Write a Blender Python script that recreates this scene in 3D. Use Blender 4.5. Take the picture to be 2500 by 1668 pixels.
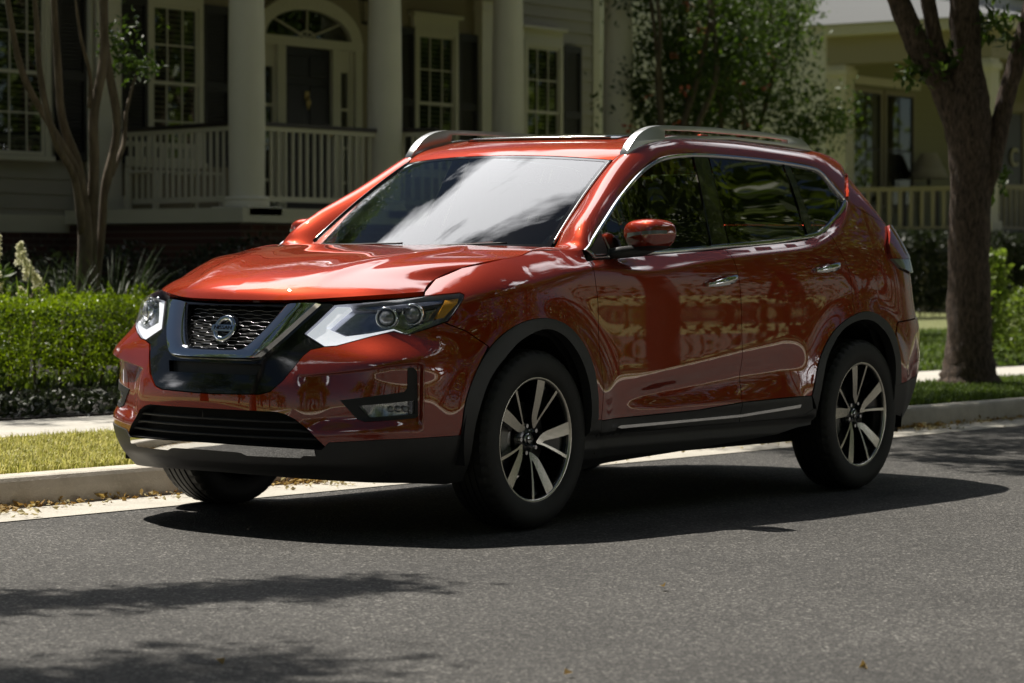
import bpy, bmesh, math, random
import numpy as np
from mathutils import Matrix, Vector
from mathutils.geometry import delaunay_2d_cdt
random.seed(7); RNG = np.random.default_rng(11)
for _o in list(bpy.data.objects): bpy.data.objects.remove(_o)
C = bpy.context.scene.collection
SC = bpy.context.scene
# ------------------------------------------------------------------ camera
CAM = np.array([8.77139, 7.18731, 1.08210])
YAW, PITCH, ROLL = math.radians(216.2024), math.radians(-1.7034), math.radians(0.76)
FW = np.array([math.cos(PITCH)*math.cos(YAW), math.cos(PITCH)*math.sin(YAW), math.sin(PITCH)])
RT_ = np.cross(FW, [0, 0, 1]); RT_ /= np.linalg.norm(RT_); UP_ = np.cross(RT_, FW)
cd = bpy.data.cameras.new('camera'); cam = bpy.data.objects.new('camera', cd); C.objects.link(cam)
cam.matrix_world = Matrix(((RT_[0], UP_[0], -FW[0], CAM[0]), (RT_[1], UP_[1], -FW[1], CAM[1]), (RT_[2], UP_[2], -FW[2], CAM[2]), (0, 0, 0, 1)))
cd.lens = 94.0; cd.sensor_width = 36; cd.clip_end = 2000; cd.clip_start = .1
cd.dof.use_dof = True; cd.dof.focus_distance = 10.9; cd.dof.aperture_fstop = 4.5
SC.camera = cam
# ------------------------------------------------------------------ sky, sun, exposure
SUN_EL, SUN_AZ = math.radians(62.5), math.radians(-97)     # azimuth counted from +x
SUN = np.array([math.cos(SUN_EL)*math.cos(SUN_AZ), math.cos(SUN_EL)*math.sin(SUN_AZ), math.sin(SUN_EL)])
world = bpy.data.worlds.new('World'); SC.world = world; world.use_nodes = True
nt = world.node_tree; N = nt.nodes; L = nt.links
bg = N['Background']; bg.inputs['Strength'].default_value = 0.05
sky = N.new('ShaderNodeTexSky'); sky.sky_type = 'NISHITA'; sky.sun_disc = False
sky.sun_elevation = SUN_EL; sky.sun_rotation = math.atan2(SUN[0], SUN[1]); sky.altitude = 600; sky.air_density = .8; sky.dust_density = .4
tc = N.new('ShaderNodeTexCoord'); mp = N.new('ShaderNodeMapping'); mp.inputs['Scale'].default_value = (1, 1, 1.9)
mp.inputs['Location'].default_value = (.37, .12, .4)
nz = N.new('ShaderNodeTexNoise'); nz.inputs['Scale'].default_value = 1.9; nz.inputs['Detail'].default_value = 9; nz.inputs['Roughness'].default_value = .56; nz.inputs['Distortion'].default_value = .5
cr = N.new('ShaderNodeValToRGB'); cr.color_ramp.elements[0].position = .49; cr.color_ramp.elements[1].position = .60
# cloud banks placed for their reflections in windscreen and body shoulder, few clouds elsewhere
prev = nz.outputs['Fac']
for d_, r_in, r_out in (((-.36, -.49, .79), 8, 21), ((-.82, .02, .54), 6, 15)):
    vm = N.new('ShaderNodeVectorMath'); vm.operation = 'DOT_PRODUCT'; vm.inputs[1].default_value = tuple(np.array(d_)/np.linalg.norm(d_)); L.new(tc.outputs['Generated'], vm.inputs[0])
    bank = N.new('ShaderNodeMapRange'); bank.inputs['From Min'].default_value = math.cos(math.radians(r_out)); bank.inputs['From Max'].default_value = math.cos(math.radians(r_in)); bank.inputs['To Max'].default_value = .19
    L.new(vm.outputs['Value'], bank.inputs['Value']); ad = N.new('ShaderNodeMath'); ad.operation = 'ADD'; L.new(prev, ad.inputs[0]); L.new(bank.outputs['Result'], ad.inputs[1]); prev = ad.outputs[0]
cr.color_ramp.elements[0].position = .60; cr.color_ramp.elements[1].position = .68
mx = N.new('ShaderNodeMix'); mx.data_type = 'RGBA'; mx.inputs['B'].default_value = (46, 46, 47, 1)
L.new(tc.outputs['Generated'], mp.inputs['Vector']); L.new(mp.outputs['Vector'], nz.inputs['Vector']); L.new(prev, cr.inputs['Fac'])
L.new(cr.outputs['Color'], mx.inputs['Factor']); wm = N.new('ShaderNodeMix'); wm.data_type = 'RGBA'; wm.blend_type = 'MULTIPLY'; wm.inputs['Factor'].default_value = 1; wm.inputs['B'].default_value = (.46, .43, .38, 1)   # dims and warms the sky to deepen the shadows
L.new(sky.outputs['Color'], wm.inputs['A']); L.new(wm.outputs['Result'], mx.inputs['A']); L.new(mx.outputs['Result'], bg.inputs['Color'])
sd = bpy.data.lights.new('sun', 'SUN'); sun = bpy.data.objects.new('sun', sd); C.objects.link(sun)
sd.energy = 5.0; sd.angle = math.radians(.53); sd.color = (1, .94, .84)
sun.rotation_euler = Vector(SUN).to_track_quat('Z', 'Y').to_euler(); sun.location = (0, -20, 40)
SC.view_settings.view_transform = 'Standard'; SC.view_settings.look = 'None'; SC.view_settings.exposure = .45; SC.view_settings.gamma = 1
SC.render.engine = 'CYCLES'
SC.cycles.max_bounces = 10; SC.cycles.transparent_max_bounces = 24; SC.cycles.glossy_bounces = 5; SC.cycles.diffuse_bounces = 3
SC.cycles.use_denoising = True; SC.cycles.caustics_reflective = False; SC.cycles.caustics_refractive = False
# the street runs with a slight cross fall: car, road, kerb and verge share this tilt
TILT = Matrix.Translation(Vector(CAM)) @ Matrix.Rotation(ROLL, 4, Vector(FW)) @ Matrix.Translation(-Vector(CAM))
# ------------------------------------------------------------------ helpers
def tag(o, label=None, cat=None, group=None, kind=None):
    if label: o['label'] = label
    if cat: o['category'] = cat
    if group: o['group'] = group
    if kind: o['kind'] = kind
    return o
def empty(name, loc=(0, 0, 0), rz=0, label=None, cat=None, group=None, parent=None):
    o = bpy.data.objects.new(name, None); C.objects.link(o); o.location = loc; o.rotation_euler = (0, 0, rz); o.empty_display_size = .2
    if parent: o.parent = parent
    return tag(o, label, cat, group)
def mesh_obj(name, V, F, mat, parent=None, smooth=False, mats=None, midx=None):
    me = bpy.data.meshes.new(name); me.from_pydata([tuple(map(float, v)) for v in V], [], [tuple(map(int, f)) for f in F])
    for m in (mats or [mat]): me.materials.append(m)
    if midx is not None: me.polygons.foreach_set('material_index', np.asarray(midx, dtype=np.int32))
    me.polygons.foreach_set('use_smooth', np.full(len(me.polygons), smooth)); me.update()
    o = bpy.data.objects.new(name, me); C.objects.link(o)
    if parent: o.parent = parent
    return o
def copy_tree(o, parent=None):
    c = o.copy(); C.objects.link(c); c.parent = parent
    for ch in list(o.children): copy_tree(ch, c)
    return c
class MB:
    """collects shapes and links them as one mesh object"""
    def __init__(s): s.V = []; s.F = []; s.S = []; s.n = 0
    def add(s, V, F, smooth=False):
        V = np.asarray(V, float)
        s.V.append(V); s.F += [tuple(i+s.n for i in f) for f in F]; s.S += [smooth]*len(F); s.n += len(V); return s
    def box(s, a, b, bev=0):
        x0, y0, z0 = np.minimum(a, b); x1, y1, z1 = np.maximum(a, b)
        if not bev:
            V = [(x0, y0, z0), (x1, y0, z0), (x1, y1, z0), (x0, y1, z0), (x0, y0, z1), (x1, y0, z1), (x1, y1, z1), (x0, y1, z1)]
            return s.add(V, [(0, 3, 2, 1), (4, 5, 6, 7), (0, 1, 5, 4), (1, 2, 6, 5), (2, 3, 7, 6), (3, 0, 4, 7)])
        bm = bmesh.new(); bmesh.ops.create_cube(bm, size=1)
        for v in bm.verts: v.co = Vector((x0+(v.co.x+.5)*(x1-x0), y0+(v.co.y+.5)*(y1-y0), z0+(v.co.z+.5)*(z1-z0)))
        bmesh.ops.bevel(bm, geom=bm.edges[:], offset=bev, segments=2, affect='EDGES', profile=.6); return s.bm(bm)
    def bm(s, bm, M=None, smooth=False):
        bm.verts.index_update(); V = [tuple((M @ v.co) if M else v.co) for v in bm.verts]
        s.add(V, [tuple(v.index for v in f.verts) for f in bm.faces], smooth); bm.free(); return s
    def prism(s, pts, d, cap=True, smooth=False):
        """polygon (list of 3D points) extruded by vector d"""
        n = len(pts); P = np.asarray(pts, float); V = np.vstack([P, P+np.asarray(d, float)])
        F = [(i, (i+1) % n, n+(i+1) % n, n+i) for i in range(n)]
        if cap: F += [tuple(range(n))[::-1], tuple(range(n, 2*n))]
        return s.add(V, F, smooth)
    def tube(s, pts, rad, seg=8, cap=True, smooth=True, noise=0):
        P = np.asarray(pts, float); R = np.broadcast_to(np.asarray(rad, float), (len(P),)); V = []; F = []
        T = np.gradient(P, axis=0); T /= np.linalg.norm(T, axis=1, keepdims=True)+1e-12
        a = np.array([0, 0, 1.]) if abs(T[0][2]) < .9 else np.array([1., 0, 0]); u = np.cross(T[0], a); u /= np.linalg.norm(u)
        for i in range(len(P)):
            u = u-T[i]*(u@T[i]); u /= np.linalg.norm(u); w = np.cross(T[i], u)
            for k in range(seg):
                t = 2*math.pi*k/seg; r = R[i]*(1+(noise*(random.random()-.5) if noise else 0))
                V.append(P[i]+r*(math.cos(t)*u+math.sin(t)*w))
        for i in range(len(P)-1):
            for k in range(seg):
                k2 = (k+1) % seg; F.append((i*seg+k, i*seg+k2, (i+1)*seg+k2, (i+1)*seg+k))
        if cap: F += [tuple(range(seg))[::-1], tuple((len(P)-1)*seg+k for k in range(seg))]
        return s.add(V, F, smooth)
    def lathe(s, prof, c=(0, 0, 0), axis=2, seg=32, smooth=True):
        """profile [(r, h)] turned about an axis through c"""
        V = []; F = []; n = len(prof)
        for k in range(seg):
            t = 2*math.pi*k/seg
            for r, h in prof:
                p = [r*math.cos(t), r*math.sin(t), h]
                p = {2: p, 1: [p[0], p[2], p[1]], 0: [p[2], p[0], p[1]]}[axis]; V.append(np.add(p, c))
        for k in range(seg):
            k2 = (k+1) % seg
            for i in range(n-1):
                f = (k*n+i, k2*n+i, k2*n+i+1, k*n+i+1); F.append(f if axis != 1 else f[::-1])
        return s.add(V, F, smooth)
    def obj(s, name, mat, parent=None, M=None, fix=True):
        V = np.vstack(s.V) if s.V else np.zeros((0, 3))
        o = mesh_obj(name, V, s.F, mat, parent); o.data.polygons.foreach_set('use_smooth', s.S)
        if fix:
            bm = bmesh.new(); bm.from_mesh(o.data); bmesh.ops.recalc_face_normals(bm, faces=bm.faces[:]); bm.to_mesh(o.data); bm.free()
        if M: o.matrix_world = M
        return o
def bevel(o, w=.004, seg=2, ang=35):
    m = o.modifiers.new('bevel', 'BEVEL'); m.width = w; m.segments = seg; m.limit_method = 'ANGLE'; m.angle_limit = math.radians(ang); m.harden_normals = False
    return o
def quads_obj(name, V, F, mat, parent=None, fast=True, midx=None, mats=None, smooth=False):
    """large meshes from numpy arrays; F is (n,k)"""
    me = bpy.data.meshes.new(name); V = np.ascontiguousarray(V, np.float32); F = np.ascontiguousarray(F, np.int32)
    me.vertices.add(len(V)); me.vertices.foreach_set('co', V.ravel()); k = F.shape[1]
    me.loops.add(F.size); me.loops.foreach_set('vertex_index', F.ravel()); me.polygons.add(len(F))
    me.polygons.foreach_set('loop_start', np.arange(0, F.size, k, dtype=np.int32))
    for m in (mats or [mat]): me.materials.append(m)
    if midx is not None: me.polygons.foreach_set('material_index', np.asarray(midx, dtype=np.int32))
    me.polygons.foreach_set('use_smooth', np.full(len(F), smooth)); me.update(calc_edges=True)
    o = bpy.data.objects.new(name, me); C.objects.link(o)
    if parent: o.parent = parent
    return o
def leaves(P, size, name, mat, parent=None, up=.0, dirs=None, asp=.45, fold=.25):
    """leaf-shaped faces (two folded triangles each side of a midrib) at points P"""
    n = len(P); s = size*(.6+.8*RNG.random(n))
    d = RNG.normal(size=(n, 3)) if dirs is None else dirs+.5*RNG.normal(size=(n, 3)); d[:, 2] += up; d /= np.linalg.norm(d, axis=1, keepdims=True)+1e-9
    r = RNG.normal(size=(n, 3)); w = np.cross(d, r); w /= np.linalg.norm(w, axis=1, keepdims=True)+1e-9; nn = np.cross(d, w)
    s = s[:, None]
    a = P; b = P+d*s*.5+w*s*asp*.5+nn*s*fold*.3; c = P+d*s; e = P+d*s*.5-w*s*asp*.5+nn*s*fold*.3
    V = np.stack([a, b, c, e], 1).reshape(-1, 3); i = np.arange(n)[:, None]*4
    F = np.concatenate([i+[0, 1, 2], i+[0, 2, 3]], 1).reshape(-1, 3)
    return quads_obj(name, V, F, mat, parent)
# ------------------------------------------------------------------ materials
def mat(name, base=(.5, .5, .5), rough=.5, metal=0., spec=.5, coat=0., coat_rough=.03, emit=None, estr=0, trans=0, ior=1.5, noise=None, bump=None, sss=0, noise2=None, alpha=None, sheen=0):
    """noise=(scale, amount, colour2[, detail, lo, hi]) varies the base colour; bump=(scale, strength, distance)"""
    m = bpy.data.materials.new(name); m.use_nodes = True; t = m.node_tree; b = t.nodes['Principled BSDF']
    b.inputs['Base Color'].default_value = (*base, 1); b.inputs['Roughness'].default_value = rough; b.inputs['Metallic'].default_value = metal
    b.inputs['Specular IOR Level'].default_value = spec; b.inputs['Coat Weight'].default_value = coat; b.inputs['Coat Roughness'].default_value = coat_rough
    b.inputs['IOR'].default_value = ior; b.inputs['Transmission Weight'].default_value = trans
    if emit: b.inputs['Emission Color'].default_value = (*emit, 1); b.inputs['Emission Strength'].default_value = estr
    tcn = t.nodes.new('ShaderNodeTexCoord'); src = None
    for ns in (noise, noise2):
        if not ns: continue
        n_ = t.nodes.new('ShaderNodeTexNoise'); n_.inputs['Scale'].default_value = ns[0]; n_.inputs['Detail'].default_value = ns[3] if len(ns) > 3 else 5
        t.links.new(tcn.outputs['Object'], n_.inputs['Vector'])
        rp = t.nodes.new('ShaderNodeMapRange'); rp.inputs['From Min'].default_value = ns[4] if len(ns) > 4 else .35; rp.inputs['From Max'].default_value = ns[5] if len(ns) > 5 else .65
        rp.inputs['To Max'].default_value = ns[1]
        t.links.new(n_.outputs['Fac'], rp.inputs['Value'])
        x = t.nodes.new('ShaderNodeMix'); x.data_type = 'RGBA'; x.inputs['A'].default_value = (*base, 1); x.inputs['B'].default_value = (*ns[2], 1)
        if src: t.links.new(src, x.inputs['A'])
        t.links.new(rp.outputs['Result'], x.inputs['Factor']); src = x.outputs['Result']
    if src: t.links.new(src, b.inputs['Base Color'])
    if bump:
        n_ = t.nodes.new('ShaderNodeTexNoise'); n_.inputs['Scale'].default_value = bump[0]; n_.inputs['Detail'].default_value = 6
        t.links.new(tcn.outputs['Object'], n_.inputs['Vector']); bp = t.nodes.new('ShaderNodeBump')
        bp.inputs['Strength'].default_value = bump[1]; bp.inputs['Distance'].default_value = bump[2] if len(bump) > 2 else .01
        t.links.new(n_.outputs['Fac'], bp.inputs['Height']); t.links.new(bp.outputs['Normal'], b.inputs['Normal'])
    return m
def leaf_mat(name, c1, c2, trans=.35, rough=.45, spec=.4):
    """leaf: colour varies per leaf, some light passes through"""
    m = bpy.data.materials.new(name); m.use_nodes = True; t = m.node_tree; b = t.nodes['Principled BSDF']; out = t.nodes['Material Output']
    g = t.nodes.new('ShaderNodeNewGeometry'); x = t.nodes.new('ShaderNodeMix'); x.data_type = 'RGBA'
    x.inputs['A'].default_value = (*c1, 1); x.inputs['B'].default_value = (*c2, 1); t.links.new(g.outputs['Random Per Island'], x.inputs['Factor'])
    t.links.new(x.outputs['Result'], b.inputs['Base Color']); b.inputs['Roughness'].default_value = rough; b.inputs['Specular IOR Level'].default_value = spec
    tl = t.nodes.new('ShaderNodeBsdfTranslucent'); hs = t.nodes.new('ShaderNodeHueSaturation'); hs.inputs['Value'].default_value = 1.5; hs.inputs['Saturation'].default_value = 1.1
    t.links.new(x.outputs['Result'], hs.inputs['Color']); t.links.new(hs.outputs['Color'], tl.inputs['Color'])
    ms = t.nodes.new('ShaderNodeMixShader'); ms.inputs['Fac'].default_value = trans
    t.links.new(b.outputs['BSDF'], ms.inputs[1]); t.links.new(tl.outputs['BSDF'], ms.inputs[2]); t.links.new(ms.outputs['Shader'], out.inputs['Surface'])
    return m
def glass_mat(name, tint, ior=1.6, rough=0., boost=1.):
    """thin glass pane: mirror reflection by fresnel over a tinted see-through"""
    m = bpy.data.materials.new(name); m.use_nodes = True; t = m.node_tree; t.nodes.remove(t.nodes['Principled BSDF']); out = t.nodes['Material Output']
    tr = t.nodes.new('ShaderNodeBsdfTransparent'); tr.inputs['Color'].default_value = (*tint, 1)
    gl = t.nodes.new('ShaderNodeBsdfGlossy'); gl.inputs['Roughness'].default_value = rough; gl.inputs['Color'].default_value = (1, 1, 1, 1)
    fr = t.nodes.new('ShaderNodeFresnel'); fr.inputs['IOR'].default_value = ior
    ge = t.nodes.new('ShaderNodeNewGeometry'); mth = t.nodes.new('ShaderNodeMath'); mth.operation = 'MULTIPLY'; mth.inputs[1].default_value = boost; mth.use_clamp = True
    # the pane has no thickness: use the front-face fresnel from both sides
    mi = t.nodes.new('ShaderNodeMix'); mi.data_type = 'FLOAT'; mi.inputs['A'].default_value = ior; mi.inputs['B'].default_value = 1/ior
    t.links.new(ge.outputs['Backfacing'], mi.inputs['Factor']); t.links.new(mi.outputs['Result'], fr.inputs['IOR'])
    t.links.new(fr.outputs['Fac'], mth.inputs[0]); ms = t.nodes.new('ShaderNodeMixShader')
    t.links.new(mth.outputs[0], ms.inputs['Fac']); t.links.new(tr.outputs['BSDF'], ms.inputs[1]); t.links.new(gl.outputs['BSDF'], ms.inputs[2]); t.links.new(ms.outputs['Shader'], out.inputs['Surface'])
    return m
M_ = {}
def mats():
    g = M_
    g['black_gloss'] = mat('gloss_black', (.006, .006, .007), .12, coat=.6)
    g['black_matte'] = mat('black_plastic', (.018, .018, .019), .55, noise=(40, .5, (.028, .028, .028)), bump=(900, .15, .0006))
    g['clad'] = mat('grained_cladding', (.030, .030, .031), .46, noise=(25, .5, (.038, .038, .037)), bump=(1400, .2, .0005))
    g['void'] = mat('dark_inside', (.004, .004, .004), .9)
    g['chrome'] = mat('chrome', (.82, .83, .85), .06, metal=1)
    g['darkchrome'] = mat('dark_chrome', (.16, .16, .17), .22, metal=1)
    g['satin'] = mat('satin_chrome', (.55, .56, .55), .22, metal=1)
    g['silver'] = mat('silver_rail', (.62, .63, .62), .28, metal=.85, coat=.3)
    g['alloy'] = mat('machined_alloy', (.66, .63, .56), .26, metal=.9, bump=(300, .05, .0004))
    g['rimblack'] = mat('rim_gloss_black', (.008, .008, .009), .18, coat=.5)
    g['rubber'] = mat('tyre_rubber', (.016, .016, .016), .62, noise=(9, .6, (.026, .025, .023)), bump=(200, .1, .001))
    g['disc'] = mat('brake_disc', (.28, .27, .26), .35, metal=.9)
    g['caliper'] = mat('brake_caliper', (.33, .32, .30), .45, metal=.7)
    g['windscreen'] = glass_mat('windscreen_glass', (.72, .80, .78), 2.3)
    g['sideglass'] = glass_mat('side_glass', (.60, .70, .60), 1.75)
    g['privacy'] = glass_mat('privacy_glass', (.05, .055, .05), 1.9)
    g['lens'] = glass_mat('lamp_lens', (.96, .97, .98), 1.5)
    g['lampwhite'] = mat('light_guide', (.85, .86, .9), .2, emit=(.92, .96, 1), estr=.42, coat=.5, noise=(70, .5, (.55, .57, .62)))
    g['lampgrey'] = mat('lamp_reflector', (.50, .51, .56), .16, metal=.9, noise=(60, .6, (.25, .26, .30)))
    g['lampdark'] = mat('lamp_bezel', (.50, .50, .57), .25, metal=.3, coat=.4)
    g['projector'] = mat('projector_glass', (.30, .31, .33), .02, metal=.35, coat=1)
    g['amber'] = mat('amber_reflector', (.62, .26, .015), .25, coat=.6, noise=(260, .6, (.85, .45, .05)))
    g['redlens'] = mat('red_lens', (.30, .035, .02), .08, coat=1)
    g['clearlens'] = mat('clear_lens', (.20, .22, .20), .08, coat=1)
    g['seat'] = mat('seat_fabric', (.055, .05, .045), .75)
    g['dash'] = mat('dashboard', (.05, .052, .055), .6)
    # candy red paint: metallic flake under clear coat
    m = mat('red_paint', (.40, .040, .012), 0.46, metal=.5, coat=1.0, coat_rough=.012, spec=0.); t = m.node_tree; b = t.nodes['Principled BSDF']
    b.inputs['Coat IOR'].default_value = 2.1
    v = t.nodes.new('ShaderNodeTexVoronoi'); v.inputs['Scale'].default_value = 900; tcn = t.nodes['Texture Coordinate']
    t.links.new(tcn.outputs['Object'], v.inputs['Vector']); x = t.nodes.new('ShaderNodeMix'); x.data_type = 'RGBA'
    x.inputs['A'].default_value = (.34, .030, .004, 1); x.inputs['B'].default_value = (.25, .019, .004, 1); t.links.new(v.outputs['Color'], x.inputs['Factor']); t.links.new(x.outputs['Result'], b.inputs['Base Color'])
    g['paint'] = m
mats()
# ------------------------------------------------------------------ body surfaces of the car (x forward from the front axle, y to its left, z up)
# ---------- splines ----------
class NS:
    """natural cubic spline, linear extrapolation"""
    def __init__(s,pts):
        pts=sorted(pts);s.x=np.array([a for a,b in pts],float);s.y=np.array([b for a,b in pts],float)
        n=len(pts);h=np.diff(s.x);A=np.eye(n);r=np.zeros(n)
        for i in range(1,n-1):
            A[i,i-1]=h[i-1];A[i,i]=2*(h[i-1]+h[i]);A[i,i+1]=h[i]
            r[i]=6*((s.y[i+1]-s.y[i])/h[i]-(s.y[i]-s.y[i-1])/h[i-1])
        s.m=np.linalg.solve(A,r);s.h=h
    def __call__(s,t):
        t=np.asarray(t,float);i=np.clip(np.searchsorted(s.x,t)-1,0,len(s.h)-1)
        h=s.h[i];tc=np.clip(t,s.x[0],s.x[-1]);a=(s.x[i+1]-tc)/h;b=(tc-s.x[i])/h
        v=a*s.y[i]+b*s.y[i+1]+((a**3-a)*s.m[i]+(b**3-b)*s.m[i+1])*h*h/6
        d=(s.y[i+1]-s.y[i])/h+((1-3*a*a)*s.m[i]+(3*b*b-1)*s.m[i+1])*h/6
        return v+d*(t-tc)
    def d(s,t): return (s(np.asarray(t)+1e-4)-s(np.asarray(t)-1e-4))/2e-4
def softp(t,e): return e*np.logaddexp(0,t/e)
def sstep(a,b,x):
    t=np.clip((np.asarray(x,float)-a)/(b-a),0,1);return t*t*t*(t*(6*t-15)+10)
# ---------- body side ----------
Wp=NS([(.3,.893),(0,.900),(-.5,.906),(-1.3,.912),(-2.0,.914),(-2.6,.908),(-3.0,.893),(-3.4,.865)])
LP=NS([(.15,-.115),(.22,-.075),(.30,-.042),(.38,-.020),(.46,-.007),(.55,-.001),(.63,-.001),(.72,-.004),(.80,-.006),(.90,-.006),(1.0,-.005),(1.10,-.006),(1.2,-.012),(1.3,-.02)])
ZB=NS([(.4,1.03),(0,1.07),(-.3,1.088),(-.59,1.103),(-1.05,1.129),(-1.51,1.155),(-2.0,1.187),(-2.29,1.214),(-2.455,1.254),(-2.655,1.341),(-2.745,1.41)])
WS=NS([(-.3,.03),(-.6,.043),(-.78,.062),(-1.16,.053),(-1.5,.038),(-1.9,.035),(-2.2,.03),(-2.5,.022),(-2.745,.012)])
KG=.37
def Y(x,z):
    """half width of the body side at length x, height z (no fender roll, no flare)"""
    x=np.asarray(x,float);z=np.asarray(z,float)
    zl=np.minimum(z,1.25)
    lp=LP(zl)
    # door scallop: a hollow in the lower doors, fading to the arches
    xs=np.clip((-x-.55)/1.1,0,1.25)
    zc=.505+.085*xs-.03*np.maximum(xs-.9,0);wd=.035+.045*xs
    m=sstep(-.50,-.95,x)*sstep(-2.24,-1.95,x)
    dz=(z-zc)/wd
    sc=-.017*m*np.where(dz>0,np.exp(-(dz*1.25)**2),np.exp(-(dz*1.0)**2))+.006*m*np.exp(-((z-.455)/.03)**2)
    xb=np.maximum(x,-2.745)
    q=np.sqrt(1+ZB.d(xb)**2)
    t=(z-ZB(xb))/q-2*np.maximum(-2.745-x,0)
    w=WS(np.clip(x,-2.745,-.3))
    st=softp(t+w,.005)-softp(t,.004)
    step=.95*st*(1-sstep(-.52,-.12,x))
    return Wp(x)+lp+sc-KG*softp(z-1.12,.06)-step-.05*np.maximum(z-1.15,0)**2
# ---------- nose and tail plan ----------
XC=0.0;XR=-2.85
AF=NS([(.15,.86),(.20,.915),(.25,.955),(.32,.982),(.40,.990),(.50,.990),(.58,.985),(.66,.965),(.72,.945),(.78,.915),(.84,.885),(.90,.855),(.95,.825),(1.0,.79),(1.1,.72)])
NF=NS([(.15,2.5),(.4,2.55),(.56,2.5),(.70,2.35),(.80,2.2),(.90,2.05),(1.1,2.0)])
# fuller bumper corners
CB=NS([(.15,.0),(.25,.034),(.32,.047),(.37,.051),(.45,.051),(.55,.055),(.62,.066),(.69,.086),(.72,.079),(.76,.060),(.80,.048),(.87,.062),(.92,.06),(.97,.02),(1.05,0)])
AR=NS([(.15,.60),(.25,.68),(.35,.76),(.45,.82),(.55,.855),(.74,.865),(.79,.855),(.84,.825),(.95,.785),(1.05,.775),(1.15,.76),(1.25,.69),(1.35,.59),(1.45,.50),(1.55,.42),(1.65,.35)])
NR=NS([(.2,3.0),(.8,3.4),(1.2,2.9),(1.6,2.4)])
# ---------- top border of the side sheet (hood seam over the fender) : height as a function of u ----------
# u in 0..1: front corner, polar angle u*90deg ; u=1+(XC-x) on the side
ZT=NS([(.0,.935),(.2,.935),(.38,.925),(.5,.94),(.60,.965),(.70,1.015),(.80,1.058),(.90,1.084),(1.0,1.105),(1.15,1.127),(1.3,1.145),(1.5,1.18),(1.7,1.3)])
RT=NS([(.0,.03),(.5,.04),(.62,.08),(.75,.13),(.9,.15),(1.1,.15),(1.3,.13),(1.5,.10)])
def flare(x,z):
    r1=np.hypot(x-.015,(z-.365)*.98);r2=np.hypot(x+2.675,(z-.365)*.98)
    g=lambda r:np.exp(-np.maximum(r-.455,0)**2/(2*.062**2))
    top=1-sstep(.86,1.0,z)*0
    return .026*g(r1)*top+.022*g(r2)
def S(u,z):
    u=np.asarray(u,float);z=np.asarray(z,float)+0*u
    front=u<1;rear=u>1+XC-XR
    x=XC-(u-1)
    y=Y(np.clip(x,XR,XC+.0),z)
    # front corner
    ph=np.clip(u,-1,1)*np.pi/2
    A=AF(z)-XC;B=Y(np.full_like(z,XC),z);n=NF(z)
    c=np.cos(ph);s=np.abs(np.sin(ph))
    r=((c/A)**n+(s/B)**n)**(-1/n)*(1+CB(np.clip(z,.15,1.0))*np.exp(-((np.abs(u)-.52)/.13)**2))
    xf=XC+r*c;yf=r*np.sin(ph)
    nx=(c*r/A)**(n-1)/A;ny=(s*r/B)**(n-1)/B*np.sign(ph+1e-12);l=np.hypot(nx,ny);nx/=l;ny/=l
    # rear corner
    pr=np.clip((u-(1+XC-XR)),0,1)*np.pi/2
    A2=AR(z);B2=Y(np.full_like(z,XR),z);n2=NR(z)
    c2=np.sin(pr);s2=np.cos(pr)
    r2=((c2/A2)**n2+(s2/B2)**n2)**(-1/n2)
    xr=XR-r2*c2;yr=r2*s2
    mx=(c2*r2/A2)**(n2-1)/A2;my=(s2*r2/B2)**(n2-1)/B2;l=np.hypot(mx,my);mx/=-l;my/=l
    X=np.where(front,xf,np.where(rear,xr,x));Yy=np.where(front,yf,np.where(rear,yr,y))
    NX=np.where(front,nx,np.where(rear,mx,0));NY=np.where(front,ny,np.where(rear,my,1))
    au=np.abs(u)
    d=ZT(np.minimum(au,1.7))-z;R=RT(np.minimum(au,1.5))
    k=np.clip(1-d/R,0,1.15)
    dr=-.78*R*k**2.2*(1-sstep(1.28,1.45,au))
    D=flare(X,z)*np.clip(np.abs(NY),0,1)**.5+dr
    return np.stack([X+NX*D,Yy+NY*D,z],-1)
def normal(F,a,b,h=6e-4):
    da=F(a+h,b)-F(a-h,b);db=F(a,b+h)-F(a,b-h)
    n=np.cross(da,db);n/=np.linalg.norm(n,axis=-1,keepdims=True)+1e-12
    return n
def cr_spline(P, n=8, closed=False):
    """smooth curve through points"""
    P = np.asarray(P, float)
    if closed: Q = np.vstack([P[-1:], P, P[:2]])
    else: Q = np.vstack([2*P[:1]-P[1:2], P, 2*P[-1:]-P[-2:-1]])
    out = []
    for i in range(1, len(Q)-2):
        p0, p1, p2, p3 = Q[i-1], Q[i], Q[i+1], Q[i+2]
        t0 = 0; t1 = t0+np.linalg.norm(p1-p0)**.5+1e-9; t2 = t1+np.linalg.norm(p2-p1)**.5+1e-9; t3 = t2+np.linalg.norm(p3-p2)**.5+1e-9
        for t in np.linspace(t1, t2, n, endpoint=False):
            a1 = (t1-t)/(t1-t0)*p0+(t-t0)/(t1-t0)*p1; a2 = (t2-t)/(t2-t1)*p1+(t-t1)/(t2-t1)*p2; a3 = (t3-t)/(t3-t2)*p2+(t-t2)/(t3-t2)*p3
            b1 = (t2-t)/(t2-t0)*a1+(t-t0)/(t2-t0)*a2; b2 = (t3-t)/(t3-t1)*a2+(t-t1)/(t3-t1)*a3
            out.append((t2-t)/(t2-t1)*b1+(t-t1)/(t2-t1)*b2)
    if not closed: out.append(P[-1])
    return np.array(out)
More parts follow.
